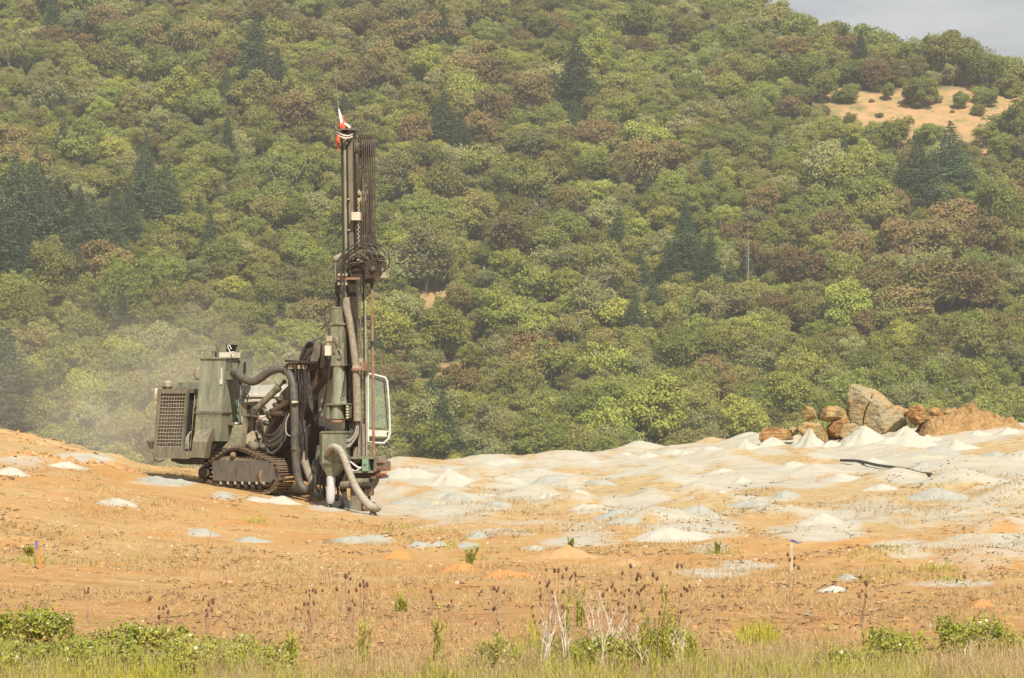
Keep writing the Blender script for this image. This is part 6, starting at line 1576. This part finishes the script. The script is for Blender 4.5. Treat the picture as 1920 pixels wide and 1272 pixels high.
# brambles
rng_ = np.random.default_rng(99)
def bramble(px, py, wpx, hpx, label, seed, nleaf=900, pale=.07):
    global ORG
    rg = np.random.default_rng(seed); x, Y = hit(px, py, 18); z = float(T(x, Y)); ORG = np.array([x, Y, z]); s = Y / F
    t = empty('bramble', ORG, label, 'bramble bush', 'brambles along the lower edge')
    w, h = wpx * s / 2, hpx * s * .8
    c = MB(); ends = []
    for i in range(14):
        a = rg.uniform(0, 6.28); L = rg.uniform(.4, 1.0); b0 = ORG + np.array([rg.normal(0, w * .35), rg.normal(0, .15), 0])
        e = b0 + np.array([math.cos(a) * w * L, math.sin(a) * .7 * L, h * rg.uniform(.1, .5)]); m_ = (b0 + e) / 2 + np.array([0, 0, h * rg.uniform(.45, 1)])
        e[0] = np.clip(e[0], ORG[0] - w, ORG[0] + w)
        c.tube([b0, m_, e], [.006, .005, .002], 5, 5); ends.append((b0, m_, e))
    c.build('canes', M['cane'], t)
    for nm, mt, n in (('leaves', 'leaf_b', int(nleaf * 1.5 * (1 - pale))), ('pale_leaves', 'leaf_w', int(nleaf * pale))):
        C = np.zeros((n, 3))
        for k in range(n):
            b0, m_, e = ends[rg.integers(len(ends))]; u = rg.uniform(.1, 1)
            u = .25 * round(u * 4) + rng_.normal(0, .05) if rng_.random() < .5 else u; C[k] = (1 - u) ** 2 * b0 + 2 * u * (1 - u) * (m_ + [0, 0, h * .25]) + u * u * e + rg.normal(0, .055, 3) - ORG
        C[:, 2] = np.maximum(C[:, 2], .02)
        Nn = np.zeros((n, 3)); Nn[:, 2] = .9; Nn[:, 1] = -.4
        V, Fq = leaf_quads(C, Nn, rg.uniform(.011, .026, n), rg); link(nm, arr_mesh(nm, V, Fq), M[mt], t)
for i, a in enumerate([(60, 1215, 190, 95, 'green bramble bush in the lower left corner, tallest of the left patch', 2600), (20, 1268, 150, 70, 'bramble low in the corner at far left', 1500), (170, 1262, 200, 75, 'bramble with a long arching cane at lower left', 2200),
                       (260, 1225, 190, 70, 'bramble with white blossoms bordering bare orange earth at left', 2000), (350, 1265, 190, 70, 'yellow green bramble right of the arching cane', 1700), (430, 1245, 130, 55, 'thin bramble at the right end of the left patch', 900),
                       (520, 1262, 90, 60, 'small bramble sprig between the left patch and the teasels', 500), (1690, 1240, 130, 75, 'round leafed bramble at right, left of the pair', 1200), (1830, 1225, 190, 80, 'spreading bramble at far right with pale leaves, right of the pair', 1700),
                       (1585, 1258, 120, 45, 'low bramble right of the yellow weeds', 700), (1130, 1255, 150, 80, 'green leafy bush behind the fanned dry stalks', 1300), (1240, 1235, 90, 80, 'orange tinged leafy bush at lower centre right', 700),
                       (930, 1260, 110, 60, 'leafy weed bush left of the dense teasels', 600), (40, 1120, 0, 0, '', 0)]):
    if a[2]: bramble(a[0], a[1], a[2], a[3], a[4], 800 + i, a[5])
# low flowering twigs
for i, (px, py, h, lab) in enumerate([(1345, 1040, 26, 'small dark green sapling on pale dust left of the pale stake'), (55, 1045, 22, 'small green weed left of the orange stake'), (880, 1058, 45, 'grey green weed tuft left of the orange cuttings heaps'), (1070, 1035, 30, 'little weed on the tan heap')]):
    stalk_plant(px, py, h, 'leaf_b', 'weed', lab, 'weed', 760 + i, 8, .006, 'small weeds on the pad', .5, 0, 16)

# dust drifting behind the rig
ORG = np.zeros(3)
cx_, cz_ = P(290, 770, 74)[0], P(290, 770, 74)[2]
bm = bmesh.new(); bmesh.ops.create_icosphere(bm, subdivisions=4, radius=1.0)
for v in bm.verts:
    k = 1 + .12 * float(fbm(np.array(v.co.x * 2 + v.co.y), np.array(v.co.z * 2 - v.co.y), 5, 2))
    v.co = Vector((v.co.x * 8.0 * k, v.co.y * 3.5 * k, v.co.z * 4.3 * k))
me = bpy.data.meshes.new('dust_cloud'); bm.to_mesh(me); bm.free()
m, nt, out = new_mat('drifting dust')
v = nt.nodes.new('ShaderNodeVolumePrincipled'); v.inputs['Color'].default_value = (.86, .80, .70, 1); v.inputs['Anisotropy'].default_value = .2
tc = nt.nodes.new('ShaderNodeTexCoord'); mp = nt.nodes.new('ShaderNodeMapping'); mp.inputs['Scale'].default_value = (1 / 7.6, 1 / 3.4, 1 / 4.1)
nt.links.new(tc.outputs['Object'], mp.inputs[0])
ln = nt.nodes.new('ShaderNodeVectorMath'); ln.operation = 'LENGTH'; nt.links.new(mp.outputs[0], ln.inputs[0])
fo = nt.nodes.new('ShaderNodeMapRange'); fo.interpolation_type = 'SMOOTHSTEP'; fo.inputs[1].default_value = 1.0; fo.inputs[2].default_value = .15; fo.inputs[3].default_value = 0; fo.inputs[4].default_value = 1
nt.links.new(ln.outputs['Value'], fo.inputs[0])
nn = noise(nt, .45, 3, tc.outputs['Object'])
nr_ = nt.nodes.new('ShaderNodeMapRange'); nr_.inputs[1].default_value = .38; nr_.inputs[2].default_value = .68; nr_.inputs[3].default_value = .15; nr_.inputs[4].default_value = 1
nt.links.new(nn, nr_.inputs[0])
ml = nt.nodes.new('ShaderNodeMath'); ml.operation = 'MULTIPLY'; nt.links.new(fo.outputs[0], ml.inputs[0]); nt.links.new(nr_.outputs[0], ml.inputs[1])
m2 = nt.nodes.new('ShaderNodeMath'); m2.operation = 'MULTIPLY'; m2.inputs[1].default_value = .21; nt.links.new(ml.outputs[0], m2.inputs[0]); nt.links.new(m2.outputs[0], v.inputs['Density'])
nt.links.new(v.outputs[0], out.inputs['Volume'])
dcl = link('dust_cloud', me, m, None, (cx_, 74.5, cz_)); tag(dcl, 'thin tan dust drifting behind and left of the drill rig', kind='stuff')
# ------------------------------------------------------------------ look-alikes that share a spot are told apart by their order
same = defaultdict(list)
for o in bpy.data.objects:
    if o.get('label') and o.get('category'): same[o['label']].append(o)
for lab, os_ in same.items():
    if len(os_) < 2: continue
    os_.sort(key=lambda o: o.location.x / o.location.y)
    n = len(os_); ords = ['leftmost', 'second from left', 'third from left', 'fourth from left', 'fifth from left', 'sixth from left', 'seventh from left', 'eighth from left', 'ninth from left', 'tenth from left', 'eleventh from left', 'twelfth from left', 'thirteenth from left', 'fourteenth from left', 'fifteenth from left', 'sixteenth from left']
    for i, o in enumerate(os_):
        w = 'rightmost' if i == n - 1 else 'middle one' if n == 3 and i == 1 else ords[min(i, 15)]
        t_ = lab + ', ' + w
        if len(t_.split()) > 16: t_ = t_.replace('mid-sized ', '').replace(' the slope ', ' slope ')
        o['label'] = t_
for o in bpy.data.objects:
    if len(o.get('label', '').split()) > 16: o['label'] = o['label'].replace(' the slope ', ' slope ').replace('mid-sized ', '')
# ------------------------------------------------------------------ air
def vol_box(name, lo, hi, color, dens, aniso=0.2):
    mb = MB(); x0, y0, z0 = lo; x1, y1, z1 = hi
    mb.prism([(x0, y0, z0), (x1, y0, z0), (x1, y1, z0), (x0, y1, z0)], (0, 0, z1 - z0))
    m, nt, out = new_mat(name)
    v = nt.nodes.new('ShaderNodeVolumePrincipled'); v.inputs['Color'].default_value = (*color, 1); v.inputs['Density'].default_value = dens; v.inputs['Anisotropy'].default_value = aniso
    nt.links.new(v.outputs[0], out.inputs['Volume'])
    me = mesh_of(mb, name); outward(me); o = link(name, me, m)
    return o
ORG = np.zeros(3)
o = vol_box('haze', (-1600, -60, -60), (1600, 2650, 260), (.93, .95, 1.0), 0.00021)
tag(o, 'thin pale air between the earth pad and the wooded hill', kind='stuff')
